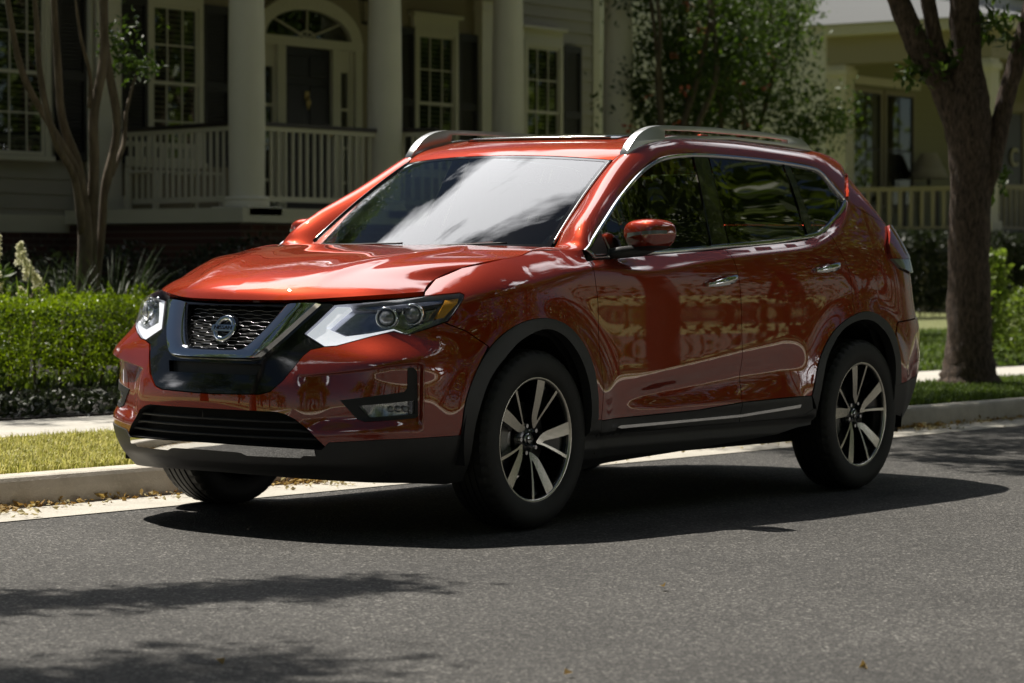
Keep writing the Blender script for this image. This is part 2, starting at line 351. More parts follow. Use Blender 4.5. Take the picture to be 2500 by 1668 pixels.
def path(*segs):
    """joins polylines; a segment given as ('s', pts) is smoothed"""
    out = []
    for s in segs:
        q = cr_spline(s[1], 7) if isinstance(s, tuple) and isinstance(s[0], str) else np.atleast_2d(np.asarray(s, float))
        for p in q:
            if not out or np.hypot(*(p-out[-1])) > 1e-5: out.append(p)
    if np.hypot(*(out[0]-out[-1])) < 1e-5: out.pop()
    return np.array(out)
def mir(p): return np.asarray(p, float)[::-1]*[-1, 1]
def densify(P, d):
    out = []
    for i in range(len(P)):
        a, b = P[i], P[(i+1) % len(P)]; n = max(1, int(np.ceil(np.hypot(*(b-a))/d)))
        out += [a+(b-a)*k/n for k in range(n)]
    return np.array(out)
def inside(P, poly):
    x, y = P[:, 0], P[:, 1]; r = np.zeros(len(P), bool)
    for i in range(len(poly)):
        (x1, y1), (x2, y2) = poly[i-1], poly[i]
        c = ((y1 > y) != (y2 > y)); xx = (x2-x1)*(y-y1)/((y2-y1) if y2 != y1 else 1e-12)+x1; r ^= c & (x < xx)
    return r
def tri_poly(outer, holes=(), sp=.02, lines=(), su=1., bsp=None):
    """triangles filling a polygon in the (u, z) plane; su scales u to metres"""
    bsp = bsp or sp
    k = np.array([su, 1.]); loops = [densify(np.asarray(o, float)*k, bsp) for o in [outer, *holes]]
    pts = []; edges = []; lid = []
    for lp in loops:
        b = len(pts); n = len(lp); pts += list(lp); edges += [(b+i, b+(i+1) % n) for i in range(n)]; lid.append((b, n))
    bnd = np.array(pts); O = loops[0]
    for ln in lines:                                    # crease lines that must carry a row of vertices
        q = np.asarray(ln, float)*k; q = np.concatenate([densify(q, sp*.6)[:-1], q[-1:]]); ok = inside(q, O)
        for h in loops[1:]: ok &= ~inside(q, h)
        q = q[ok]
        if len(q): q = q[np.min(np.hypot(q[:, None, 0]-bnd[None, :, 0], q[:, None, 1]-bnd[None, :, 1]), 1) > sp*.3]; pts += list(q)
    lo, hi = O.min(0), O.max(0); gx = np.arange(lo[0]+sp*.5, hi[0], sp); gy = np.arange(lo[1]+sp*.5, hi[1], sp)
    G = np.stack(np.meshgrid(gx, gy), -1).reshape(-1, 2); G[:, 0] += (np.round((G[:, 1]-lo[1])/sp) % 2)*sp*.5
    ok = inside(G, O)
    for h in loops[1:]: ok &= ~inside(G, h)
    G = G[ok]; A = np.array(pts)
    if len(G):
        keep = np.ones(len(G), bool)
        for i in range(0, len(G), 2000):
            g = G[i:i+2000]; keep[i:i+2000] = np.min(np.hypot(g[:, None, 0]-A[None, :, 0], g[:, None, 1]-A[None, :, 1]), 1) > sp*.45
        G = G[keep]; pts = list(A)+list(G)
    r = delaunay_2d_cdt([Vector(p) for p in pts], edges, [], 0, 1e-7)
    V = np.array([tuple(v) for v in r[0]]); F = np.array([f for f in r[2] if len(f) == 3]); cen = V[F].mean(1)
    ok = inside(cen, O)
    for h in loops[1:]: ok &= ~inside(cen, h)
    F = F[ok]; a = V[F]; area = np.cross(a[:, 1]-a[:, 0], a[:, 2]-a[:, 0]); F = F[np.abs(area) > 1e-10]
    return V/k, F, [lp/k for lp in loops]
def panel(name, FN, outer, mat, parent, holes=(), sp=.02, off=0., flange=.012, lines=(), su=1., mirror=False, out_sign=1, bsp=None, rim=True):
    """a sheet of the surface FN(u, z) cut to a polygon, with folded edges and exact normals"""
    UV, F, loops = tri_poly(outer, holes, sp, lines, su, bsp)
    P = FN(UV[:, 0], UV[:, 1]); n = normal(FN, UV[:, 0], UV[:, 1])*out_sign; P = P+n*off
    fn = np.cross(P[F[:, 1]]-P[F[:, 0]], P[F[:, 2]]-P[F[:, 0]]); flip = (fn*n[F].mean(1)).sum(1) < 0
    F[flip] = F[flip][:, ::-1]
    V = [P]; FF = [tuple(f) for f in F]; LN = [n[i] for f in F for i in f]; base = len(P)
    if rim and flange:
        for li, lp in enumerate(loops):
            q = FN(lp[:, 0], lp[:, 1]); m = normal(FN, lp[:, 0], lp[:, 1])*out_sign; q = q+m*off; q2 = q-m*flange; k = len(q); V += [q, q2]
            for i in range(k):
                j = (i+1) % k; f = (base+i, base+j, base+k+j, base+k+i); a = np.cross(q[j]-q[i], q2[i]-q[i]); l = np.linalg.norm(a)
                FF.append(f); LN += [a/l if l > 1e-12 else m[i]]*4
            base += 2*k
    V = np.vstack(V); LN = np.array(LN)
    if mirror:
        V = V*[1, -1, 1]; LN = LN*[1, -1, 1]; i = 0; L2 = []; F2 = []
        for f in FF: F2.append(f[::-1]); L2.append(LN[i:i+len(f)][::-1]); i += len(f)
        FF = F2; LN = np.vstack(L2)
    o = mesh_obj(name, V, FF, mat, parent, True); o.data.normals_split_custom_set([tuple(v) for v in LN])
    return o
def grid_panel(name, FN, ua, ub, na, va, vb, nb, mat, parent, out=None, off=0, mirror=False):
    """plain rectangular patch of FN with exact normals; out = direction the normals should face"""
    a, b = np.meshgrid(np.linspace(ua, ub, na), np.linspace(va, vb, nb), indexing='ij'); a = a.ravel(); b = b.ravel()
    P = FN(a, b); n = normal(FN, a, b, 1e-3)
    bad = np.linalg.norm(n, axis=1) < .5
    if out is not None: n *= np.sign((n*np.asarray(out(P) if callable(out) else out)).sum(1, keepdims=True)+1e-12)
    P = P+n*off; F = [(i*nb+j, (i+1)*nb+j, (i+1)*nb+j+1, i*nb+j+1) for i in range(na-1) for j in range(nb-1)]
    F2 = []
    for f in F:
        c = np.cross(P[f[2]]-P[f[0]], P[f[3]]-P[f[1]]); F2.append(f if c@n[f[0]] > 0 else f[::-1])
    if mirror: P = P*[1, -1, 1]; n = n*[1, -1, 1]; F2 = [f[::-1] for f in F2]
    o = mesh_obj(name, P, F2, mat, parent, True); o.data.normals_split_custom_set_from_vertices([tuple(v) for v in n]); return o
def ribbon(name, rows, mat, parent, closed=False, mirror=False, smooth=True, cap=True, wrap=True):
    """lofts a strip through rows of points: rows[i] is the cross-section (closed when wrap) at station i"""
    R = np.asarray(rows, float); n, k = R.shape[:2]; V = R.reshape(-1, 3); F = []
    for i in range(n if closed else n-1):
        i2 = (i+1) % n
        for j in range(k if wrap else k-1):
            j2 = (j+1) % k; F.append((i*k+j, i*k+j2, i2*k+j2, i2*k+j))
    if cap and wrap and not closed: F += [tuple(range(k))[::-1], tuple((n-1)*k+j for j in range(k))]
    if mirror: V = V*[1, -1, 1]; F = [f[::-1] for f in F]
    mb = MB(); mb.add(V, F, smooth); o = mb.obj(name, mat, parent)
    if smooth: o.data.set_sharp_from_angle(angle=math.radians(38))
    return o
# ------------------------------------------------------------------ the car
_S0 = S
_pt = NS([(.2, .63), (.324, .6423), (.4361, .6641), (.5347, .6872), (.562, .69), (.6966, .6905)])
_pb = NS([(.2, .455), (.2692, .4681), (.3969, .4882), (.5594, .4978), (.6484, .491)])
def S(u, z):
    """body sheet with the hollow around the fog lamps"""
    P = _S0(u, z); au = np.abs(u)
    dep = .030*sstep(.25, .36, au)*(1-sstep(.567, .580, au))
    g = (1-sstep(-.012, .0, z-_pt(au)))*sstep(-.085, -.004, z-_pb(au))
    D = dep*g; ph = np.clip(u, -1, 1)*np.pi/2
    return P-np.stack([np.cos(ph)*D, np.sin(ph)*D, 0*D], -1)
def inset(P, g, su=1.):
    """polygon shrunk by g (metres)"""
    Q = np.asarray(P, float)*[su, 1]; a = np.cross(Q, np.roll(Q, -1, 0)).sum(); sg = 1 if a > 0 else -1
    d1 = Q-np.roll(Q, 1, 0); d2 = np.roll(Q, -1, 0)-Q; d1 /= np.linalg.norm(d1, axis=1, keepdims=True); d2 /= np.linalg.norm(d2, axis=1, keepdims=True)
    n = np.stack([-(d1+d2)[:, 1], (d1+d2)[:, 0]], 1)*sg; n /= np.linalg.norm(n, axis=1, keepdims=True)+1e-9
    c = np.clip((n*np.stack([-d1[:, 1], d1[:, 0]], 1)*sg).sum(1), .5, 1)
    return (Q+n*(g/c)[:, None])/[su, 1]
car = empty('car', label='red compact suv with chrome v grille parked at the kerb', cat='car')
G = M_; GAP = .0022
LAMP = np.array([(.3461, .9062), (.4674, .9226), (.603, .9443), (.7171, .958), (.7271, .951), (.7226, .9371), (.6896, .8852), (.6628, .8464), (.6502, .8414), (.5919, .8149), (.5444, .7952), (.533, .7972), (.5083, .8082), (.4466, .785), (.3622, .7485), (.3299, .7442), (.3015, .7671), (.2682, .792)])
PAINTEDGE = [(.3299, .7442), (.2946, .7321), (.2764, .7081), (.2654, .6851), (.2301, .611), (.197, .566), (.168, .555), (.036, .549), (0, .549)]
FARCH = [(.6816, .4018), (.6942, .5425), (.7413, .6762), (.8159, .779), (.91, .84), (1.023, .856), (1.155, .831), (1.265, .765), (1.335, .68), (1.376, .569), (1.400, .435)]
FARCHI = [(.7223, .4004), (.7285, .4613), (.7713, .6141), (.8449, .717), (.907, .775), (1.005, .813), (1.13, .790), (1.237, .714), (1.306, .61), (1.340, .50), (1.352, .40)]
RARCH = [(3.175, .473), (3.234, .637), (3.345, .755), (3.494, .828), (3.692, .864), (3.862, .834), (3.949, .756), (3.985, .639), (4.0, .505)]
RARCHI = [(3.222, .40), (3.236, .48), (3.286, .636), (3.41, .757), (3.52, .806), (3.69, .827), (3.83, .795), (3.90, .74), (3.945, .64), (3.955, .50)]
G1 = [(1.388, 1.095), (1.405, 1.0), (1.420, .93), (1.426, .85), (1.427, .60), (1.426, .43)]
GB = [(2.497, 1.153), (2.503, 1.11), (2.535, 1.02), (2.556, .86), (2.566, .65), (2.568, .463)]
GR = [(3.445, 1.246), (3.504, 1.147), (3.560, 1.05), (3.577, .96), (3.575, .848)]
DLO = path(('s', [(1.393, 1.135), (1.486, 1.200), (1.66, 1.297), (1.847, 1.395), (2.049, 1.497), (2.203, 1.552), (2.366, 1.577), (2.537, 1.587), (2.926, 1.588), (3.301, 1.577), (3.50, 1.564), (3.571, 1.552), (3.61, 1.53)]),
           ('s', [(3.61, 1.53), (3.667, 1.472), (3.719, 1.426), (3.735, 1.403), (3.722, 1.383), (3.658, 1.341), (3.55, 1.291), (3.467, 1.255), (3.38, 1.229), (3.293, 1.214), (3.0, 1.187), (2.507, 1.156), (2.074, 1.129), (1.80, 1.115), (1.583, 1.104)]), [(1.45, 1.100)])
SEAM = [(.6108, .9602), (.662, 1.011), (.764, 1.056), (.934, 1.093), (1.062, 1.112), (1.147, 1.131)]
LGR = [(.3418, .3586), (.2954, .4262), (.2652, .4621), (.2381, .481), (.2131, .488), (.038, .488), (0, .488)]
FOG = np.array([(.3761, .5389), (.531, .5749), (.5384, .5898), (.5379, .6633), (.5415, .6693), (.5518, .6692), (.5598, .658), (.5624, .6439), (.5664, .4808), (.5595, .4729), (.437, .4581), (.4186, .4677)])
LOWP = [(.6816, .4018), (.6205, .3977), (.4741, .3901), (.3519, .3747)]
LAMPGAP = [(.6512, .8434), (.7175, .8081), (.7775, .749)]
# front_bumper: painted skin
fr = path(PAINTEDGE[::-1], LAMP[[15, 14, 13, 12, 11, 10, 9, 8]], LAMPGAP[1:], ('s', [(.7713, .7351), (.7413, .6762), (.6942, .5425), (.6816, .4018)]), LOWP[1:], [(.3418, .3586)], LGR[1:])
fr = fr[(fr[:, 0] > .001)]
skin = np.vstack([[(0, .549)], fr, [(0, .488)], mir(fr)])
pk = [[(u, float(_pt(u))-d) for u in np.linspace(.28, .562, 30)] for d in (0, .006, .012)]+[[(u, float(_pb(u))-d) for u in np.linspace(.28, .566, 30)] for d in (.004, .045, .085)]+[[(u, z) for z in np.linspace(.45, .69, 14)] for u in (.566, .571, .576, .581)]
fogh = inset(FOG, .001, 1.4)
bumper = panel('front_bumper', S, inset(skin, GAP, 1.4), G['paint'], car, holes=[fogh, fogh*[-1, 1]], sp=.016, su=1.4, flange=.016, lines=pk+[[(-u, z) for u, z in l] for l in pk])
# lower valance, air intake, skid trim
vb = path(LOWP, LGR[:1], [(.3337, .3475), (.2, .351), (0, .356)]); vb = vb[vb[:, 0] > .001]
bot = [(.165, .232), (.35, .222), (.543, .215), (.66, .205), (.715, .215), (.722, .30), (.724, .400)]
half = np.vstack([[(0, .235)], bot, vb, [(0, .356)]])
val = np.vstack([half, mir(half[1:-1])])
def SV(u, z):
    P = S(u, z); d = -.035*sstep(.30, .235, z)*(1-.9*sstep(.28, .5, np.abs(u)))+.004; ph = np.clip(u, -1, 1)*np.pi/2; return P+np.stack([np.cos(ph)*d, np.sin(ph)*d, 0*d], -1)
panel('front_valance', SV, val, G['clad'], car, sp=.02, su=1.4, flange=.05)
lg = np.array([p for p in LGR if p[0] > 0][:-1]+[(0.04, .488)]); half = np.vstack([[(0, .362)], [(.3337, .3525)], lg, [(0, .488)]])
lgp = np.vstack([half, mir(half[1:-1])])
intake = panel('lower_intake', S, lgp, G['void'], car, sp=.04, su=1.4, off=-.06, flange=-.06)
mb = MB()
for zz in (.385, .418, .450):
    um = float(np.interp(zz, [.358, .426, .462, .481], [.345, .298, .268, .24])); u = np.linspace(-um, um, 40)
    P = S(u, np.full_like(u, zz)); n = normal(S, u, np.full_like(u, zz)); mb.tube(P-n*.022, .006, 6)
for uu in (-.02,):
    P = S(np.array([uu, uu]), np.array([.445, .48])); n = normal(S, np.array([uu, uu]), np.array([.445, .48])); mb.tube(P-n*.02, .004, 6)
mb.obj('intake_slat', G['black_matte'], intake)
sk_t = [(.3166, .3493), (.2131, .353), (.1, .355), (0, .356)]; sk_b = [(0, .329), (.105, .327), (.119, .325), (.135, .316), (.2813, .3161), (.2904, .3252), (.3196, .3253)]
half = np.array(sk_b[1:]+sk_t[:-1]); half = np.vstack([[(0, .329)], half, [(0, .356)]])
panel('skid_trim', S, np.vstack([half, mir(half[1:-1])]), G['chrome'], car, sp=.02, su=1.4, off=.011, flange=.012)
# grille: gloss surround, chrome v, mesh, emblem
vo = np.array([(.3087, .9031), (.2622, .84), (.2131, .767), (.172, .708), (.158, .693), (.140, .686), (.10, .683), (0, .682)])
vi = np.array([(.198, .9), (.167, .84), (.137, .785), (.110, .742), (.100, .731), (.085, .725), (.06, .722), (0, .721)])
hf = [(0, .903), (.049, .903), (.2101, .908), (.3359, .9141)]
half = path(hf, LAMP[[0]]+[(-.002, 0)], LAMP[[17, 16]], [(.3299, .7442)], PAINTEDGE[1:]); half = half[half[:, 0] > .001]
sur = np.vstack([[(0, .903)], half, [(0, .549)], mir(half)])
vin = np.vstack([vi[vi[:, 0] > 0], [(0, .721)], mir(vi[vi[:, 0] > 0])]); vin = inset(vin, .004, 1.4)
slot = np.array([(-.165, .672), (-.15, .628), (.15, .628), (.165, .672)])
grille = panel('grille', S, inset(sur, GAP, 1.4), G['black_gloss'], car, holes=[vin, slot], sp=.018, su=1.4, off=-.004, flange=.03)
panel('lower_slot', S, slot, G['black_matte'], grille, sp=.04, su=1.4, off=-.028, flange=0)
rows = []
for a, b in list(zip(cr_spline(vo, 5), cr_spline(vi, 5)))+[(x*[-1, 1], y*[-1, 1]) for x, y in list(zip(cr_spline(vo, 5), cr_spline(vi, 5)))[::-1][1:]]:
    q = np.array([0, 0, .12, .45, .82, .97, 1.0]); of = np.array([-.012, .006, .019, .021, .016, .004, -.036])
    uv = a[None]*(1-q[:, None])+b[None]*q[:, None]; P = S(uv[:, 0], uv[:, 1]); rows.append(P+normal(S, uv[:, 0], uv[:, 1])*of[:, None])
ribbon('chrome_v', rows, G['chrome'], grille, wrap=False)
panel('mesh_panel', S, np.vstack([vi[vi[:, 0] > 0], [(0, .721)], mir(vi[vi[:, 0] > 0])]), G['void'], grille, sp=.04, su=1.4, off=-.040, flange=0)
mb = MB(); iu = cr_spline(vi, 6)
for r, zz in enumerate(np.arange(.737, .893, .0150)):
    um = float(np.interp(zz, iu[::-1, 1], iu[::-1, 0]))-.002; u = np.linspace(-um, um, 90)
    w_ = (u/.062+.5*(r % 2)) % 1; dz = .0042*(np.clip((w_-.30)/.10, 0, 1)-np.clip((w_-.85)/.10, 0, 1))
    z_ = zz+dz-.002; P = S(u, z_)-normal(S, u, z_)*.026; mb.tube(P, .0021, 5)
mb.obj('mesh_bar', G['darkchrome'], grille)
ec = np.array([.884, 0, .803]); en = np.array([.93, 0, .36]); en = en/np.linalg.norm(en); eu = np.cross(en, [0, 1, 0]); eu *= np.sign(eu[2])
EM = Matrix(((0, eu[0], en[0], ec[0]), (1, 0, 0, 0), (0, eu[2], en[2], ec[2]), (0, 0, 0, 1)))     # emblem plane: local x = car left, y = up
mb = MB(); bm = bmesh.new(); bmesh.ops.create_cone(bm, segments=40, radius1=.071, radius2=.064, depth=.024, cap_ends=True); mb.bm(bm, EM @ Matrix.Translation((0, 0, -.018)), True)
o = mb.obj('badge_plate', G['black_gloss'], grille); o.data.set_sharp_from_angle(angle=.6)
mb = MB(); prof = [(.0460+.0120*math.cos(t), .008*math.sin(t)) for t in np.linspace(0, 2*math.pi, 13)]; mb.lathe(prof, seg=56); mb.V = [np.array([tuple(EM @ Vector(v)) for v in mb.V[0]])]
mb.obj('badge_ring', G['chrome'], grille)
mb = MB(); bm = bmesh.new(); bmesh.ops.create_cube(bm, size=1)
for v in bm.verts: v.co = Vector((v.co.x*.126, v.co.y*.027, v.co.z*.014))
bmesh.ops.bevel(bm, geom=bm.edges[:], offset=.003, segments=2, affect='EDGES'); mb.bm(bm, EM @ Matrix.Translation((0, 0, .004)))
mb.obj('badge_bar', G['chrome'], grille)
def text_obj(name, s, size, M, mat, parent, ext=.001, sx=1.):
    cu = bpy.data.curves.new(name, 'FONT'); cu.body = s; cu.size = size; cu.align_x = 'CENTER'; cu.align_y = 'CENTER'; cu.extrude = ext; cu.resolution_u = 3
    t = bpy.data.objects.new(name, cu); C.objects.link(t); me = bpy.data.meshes.new_from_object(t); bpy.data.objects.remove(t)
    for v in me.vertices: v.co = M @ Vector((v.co.x*sx, v.co.y, v.co.z))
    me.materials.clear(); me.materials.append(mat); o = bpy.data.objects.new(name, me); C.objects.link(o); o.parent = parent; return o
text_obj('badge_lettering', 'NISSAN', .0225, EM @ Matrix.Translation((0, 0, .0125)), G['black_gloss'], grille, .0006, 1.25)
# fog lamps, headlights (left built, right mirrored)
for sgn in (False, True):
    fm = panel('fog_lamp', S, FOG, G['black_matte'], car, sp=.02, su=1.4, off=.003, flange=.02, mirror=sgn, holes=[np.array([(.4205, .5196), (.5571, .5418), (.5574, .4899), (.4466, .4752)])])
    FL = np.array([(.4205, .5196), (.5571, .5418), (.5574, .4899), (.4466, .4752)])
    panel('lamp_reflector', S, FL, G['lampgrey'], fm, sp=.03, su=1.4, off=-.03, flange=-.03, mirror=sgn)
    panel('lamp_lens', S, inset(FL, .001, 1.4), G['lens'], fm, sp=.03, su=1.4, off=-.002, flange=0, mirror=sgn)
    mb = MB()
    for uu in (.50, .52, .538):
        p_ = S(np.array([uu]), np.array([.507]))[0]; n_ = normal(S, np.array([uu]), np.array([.507]))[0]; bm = bmesh.new(); bmesh.ops.create_uvsphere(bm, u_segments=14, v_segments=8, radius=.013)
        mb.bm(bm, Matrix.Translation(Vector((p_-n_*.018)*[1, -1 if sgn else 1, 1])), True)
    mb.obj('lamp_bulb', G['projector'], fm)
    hl = panel('headlight', S, inset(LAMP, .002, 1.4), G['lampdark'], car, sp=.02, su=1.4, off=-.055, flange=-.054, mirror=sgn)
    panel('headlight_lens', S, inset(LAMP, .0025, 1.4), G['lens'], hl, sp=.02, su=1.4, off=0, flange=.004, mirror=sgn)
    DRL = np.array([(.3511, .9042), (.3932, .9034), (.3297, .8201), (.3829, .7914), (.4447, .8038), (.5082, .8211), (.5349, .8072), (.5301, .7982), (.5083, .8101), (.4466, .7879), (.3622, .7514), (.3329, .7483), (.3045, .7701), (.2732, .793)])
    panel('light_guide', S, inset(DRL, .002, 1.4), G['lampwhite'], hl, sp=.02, su=1.4, off=-.010, flange=.03, mirror=sgn)
    panel('headlight_reflector', S, np.array([(.4011, .8905), (.6503, .9283), (.6234, .8626), (.5396, .8191), (.5082, .8271), (.3929, .8005), (.3458, .8222)]), G['lampgrey'], hl, sp=.03, su=1.4, off=-.042, flange=.0, mirror=sgn)
    panel('headlight_brow', S, np.array([(.4011, .8984), (.4775, .9128), (.6143, .9344), (.6615, .9382), (.6554, .9253), (.6025, .9156), (.4681, .8939)]), G['lampgrey'], hl, sp=.03, su=1.4, off=-.014, flange=.02, mirror=sgn)
    panel('headlight_shelf', S, np.array([(.4302, .8087), (.5081, .8291), (.5397, .8151), (.6237, .8526), (.6188, .8427), (.5542, .8071), (.5397, .8002), (.5083, .8181), (.4447, .7979)]), G['satin'], hl, sp=.03, su=1.4, off=-.018, flange=.025, mirror=sgn)
    panel('turn_signal', S, np.array([(.6655, .9352), (.7104, .9411), (.7036, .9221), (.656, .8624), (.6298, .8556)]), G['amber'], hl, sp=.03, su=1.4, off=-.010, flange=.02, mirror=sgn)
    for uu, zz, r in ((.490, .868, .034), (.571, .882, .034)):
        p_ = S(np.array([uu]), np.array([zz]))[0]; n_ = normal(S, np.array([uu]), np.array([zz]))[0]; d_ = np.array([.86, .48, .05])
        Mq = Vector(d_).to_track_quat('Z', 'Y').to_matrix().to_4x4(); Mq.translation = Vector(p_-n_*.042)
        mb = MB(); bm = bmesh.new(); bmesh.ops.create_uvsphere(bm, u_segments=24, v_segments=12, radius=r); mb.bm(bm, Mq, True)
        if sgn: mb.V = [v*[1, -1, 1] for v in mb.V]
        pr = mb.obj('projector', G['projector'], hl)
        mb = MB(); mb.lathe([(r+.001, .0), (r+.001, .016), (r+.006, .020), (r+.010, .014), (r+.013, -.005), (r+.016, -.02)], seg=28)
        mb.V = [np.array([tuple(Mq @ Vector(v)) for v in mb.V[0]])*[1, -1 if sgn else 1, 1]]; mb.obj('projector_ring', G['chrome'], hl)
# ------------------------------------------------------------------ hood
_seam = [S(np.array([a]), np.array([b]))[0] for a, b in SEAM]
def curve3(P):
    P = np.asarray(P, float); k = np.r_[0, np.cumsum(np.linalg.norm(np.diff(P, axis=0), axis=1))]; k /= k[-1]; f = [NS(list(zip(k, P[:, i]))) for i in range(3)]; return lambda t: np.stack([g(np.asarray(t, float)) for g in f], -1)
_hs = curve3([(.487, .694, .962), _seam[0]+[-.012, -.004, .014], *_seam[1:], (-.235, .715, 1.139), (-.335, .665, 1.146)])
_hc = curve3([(.846, 0, .918), (.828, 0, .945), (.785, 0, .979), (.70, 0, 1.017), (.56, 0, 1.056), (.36, 0, 1.096), (.10, 0, 1.127), (-.205, 0, 1.148)])
_hf = curve3([(.846, 0, .918), (.836, .14, .919), (.805, .29, .922), (.728, .445, .934), (.628, .588, .947), (.487, .694, .962)])
_hr = curve3([(-.205, 0, 1.148), (-.215, .20, 1.150), (-.25, .42, 1.150), (-.295, .57, 1.149), (-.335, .665, 1.146)])
def HOOD(a, b):
    """a: -1..1 across, b: 0..1 from nose to screen"""
    a = np.asarray(a, float); b = np.asarray(b, float); s = np.sign(a+1e-12); t = np.abs(a); bb = b**1.25
    w = np.stack([t*t*(1.25-.25*t*t), t, t*t*(1.4-.4*t)], -1); B = bb[..., None]
    Ce, Si, Fr, Re = _hc(bb), _hs(bb), _hf(t), _hr(t); c00, c01, c10, c11 = _hc(0), _hs(0), _hc(1), _hs(1)
    P = Ce*(1-w)+Si*w+Fr*(1-B)+Re*B-((c00*(1-w)+c01*w)*(1-B)+(c10*(1-w)+c11*w)*B)
    ar = .40+.22*bb; d = (t-ar); P[..., 2] += .010*np.where(d < 0, np.exp(-(d/.16)**2), np.exp(-(d/.055)**2))*sstep(.02, .25, bb)*(1-sstep(.85, 1.0, bb)); P[..., 1] *= s; return P
hood = panel('hood', HOOD, inset(np.array([(-1, 0), (1, 0), (1, 1), (-1, 1)], float)*[.7, 1.05], GAP*1.1)/[.7, 1.05], G['paint'], car, sp=.017, su=.7, flange=.022, out_sign=1 if normal(HOOD, np.array([.3]), np.array([.5]))[0][2] > 0 else -1)
# ------------------------------------------------------------------ windscreen, roof, pillars
def WIND(s, t):
    s = np.asarray(s, float); t = np.asarray(t, float)
    b = np.stack([-.19-.21*s*s, .675*s, 1.123+.012*s*s], -1); e = np.stack([-.935-.065*s*s, .572*s, 1.562-.025*s*s], -1)
    q = t[..., None]; bul = .016*4*t*(1-t)
    return b*(1-q)+e*q+np.stack([.46*bul, 0*bul, .89*bul], -1)
E2k = [(1.147, 1.131), (1.27, 1.134), (1.393, 1.137), (1.486, 1.202), (1.66, 1.299), (1.847, 1.397), (2.049, 1.499), (2.203, 1.554), (2.366, 1.579), (2.537, 1.589), (2.926, 1.590), (3.301, 1.579), (3.571, 1.555), (3.667, 1.475), (3.735, 1.405), (3.85, 1.36), (4.06, 1.288)]
ws = lambda t: WIND(np.array([1.]), np.array([t]))[0]
s0 = S(np.array([1.147]), np.array([1.131]))[0]; s9 = S(np.array([4.06]), np.array([1.288]))[0]
E1k = [s0, (-.29, .705, 1.143), ws(0), ws(.16), ws(.40), ws(.64), ws(.90), (-1.10, .590, 1.590), (-1.26, .600, 1.627), (-1.45, .603, 1.653), (-1.9, .605, 1.671), (-2.33, .602, 1.663), (-2.66, .597, 1.650), (-2.93, .585, 1.622), (-3.06, .58, 1.55), (-3.13, .64, 1.42), s9]
_k = np.arange(len(E2k)); _e2 = [NS(list(zip(_k, [p[i] for p in E2k]))) for i in (0, 1)]; _e1 = [NS(list(zip(_k, [p[i] for p in E1k]))) for i in (0, 1, 2)]
def STRIP(s, q):
    s = np.asarray(s, float); q = np.asarray(q, float)
    u = _e2[0](s); z = _e2[1](s); P2 = S(u, z); P1 = np.stack([f(s) for f in _e1], -1)
    h = 1e-3; tg = S(_e2[0](s+h), _e2[1](s+h))-S(_e2[0](s-h), _e2[1](s-h)); n = normal(_S0, u, z); n *= np.sign(n[..., 1:2]); T = np.cross(n, tg); T /= np.linalg.norm(T, axis=-1, keepdims=True)+1e-9
    T *= np.sign((T*(P1-P2)).sum(-1, keepdims=True)+1e-12); D = np.linalg.norm(P1-P2, axis=-1, keepdims=True); f_ = sstep(.5, 4.5, s)[..., None]; Cc = (P2+T*D*.62)*f_+((P1+P2)*.5+np.array([.0, .035, .035])*D/.18)*(1-f_)
    q = q[..., None]; return P2*(1-q)**2+2*q*(1-q)*Cc+q*q*P1
outw = lambda P: P-np.array([-1.6, 0, .9])
for sgn in (False, True):
    grid_panel('roof_pillar', STRIP, .03, len(E2k)-1.03, 190, 0, 1, 14, G['paint'], car, outw, mirror=sgn)
wpoly = np.array([(-1, 0), (1, 0), (1, 1), (-1, 1)], float)
wscr = grid_panel('windscreen', WIND, -.985, .985, 40, .03, .985, 24, G['windscreen'], car, (1, 0, 1))
def frit(t0, t1, s0_, s1_, n1, n2): return t0, t1
mbf = MB()
for (sa, sb, ta, tb) in ((-.985, .985, .0, .055), (-.985, -.955, .05, .985), (.955, .985, .05, .985), (-.985, .985, .965, .99)):
    na, nb = (40, 3) if sb-sa > 1 else (3, 30); a, b = np.meshgrid(np.linspace(sa, sb, na), np.linspace(ta, tb, nb), indexing='ij'); P = WIND(a.ravel(), b.ravel())+np.array([.46, 0, .89])*.0012
    mbf.add(P, [(i*nb+j, (i+1)*nb+j, (i+1)*nb+j+1, i*nb+j+1) for i in range(na-1) for j in range(nb-1)], True)
mbf.obj('windscreen_border', G['black_gloss'], wscr, fix=False)
for sgn in (1, -1):                                       # bright pillar finishers along the screen edge
    q = np.linspace(.06, .985, 30); P = WIND(np.full(30, .992), q)*[1, sgn, 1]+np.array([.46, 0, .89])*.004; mb = MB(); mb.tube(P, .0055, 6); mb.obj('screen_molding', G['black_gloss'] if sgn < 0 else G['satin'], wscr)
grid_panel('cowl', lambda a, b: np.stack([-.16-.21*(a/.68)**2-.045*b, a, 1.140-.018*b+0*a], -1), -.67, .67, 30, 0, 1.2, 3, G['black_matte'], car, (0, 0, 1))
RS = [(-1.0, .572, 1.537, -.935, 1.562), (-1.10, .590, 1.590, -1.03, 1.604), (-1.26, .600, 1.627, -1.20, 1.645), (-1.45, .603, 1.653, -1.42, 1.674), (-1.9, .605, 1.671, -1.9, 1.694), (-2.33, .602, 1.663, -2.35, 1.688), (-2.66, .597, 1.650, -2.72, 1.668), (-2.93, .585, 1.622, -3.02, 1.628), (-3.06, .58, 1.55, -3.16, 1.56)]
_rf = [NS(list(enumerate([r[i] for r in RS]))) for i in range(5)]
def ROOF(s, q):
    s = np.asarray(s, float); q = np.asarray(q, float); xs, ys, zs, xc, zc = [f(s) for f in _rf]; a = np.abs(q)
    return np.stack([xs+(xc-xs)*(1-a**2), q*ys, zs+(zc-zs)*(1-a**2.3)], -1)
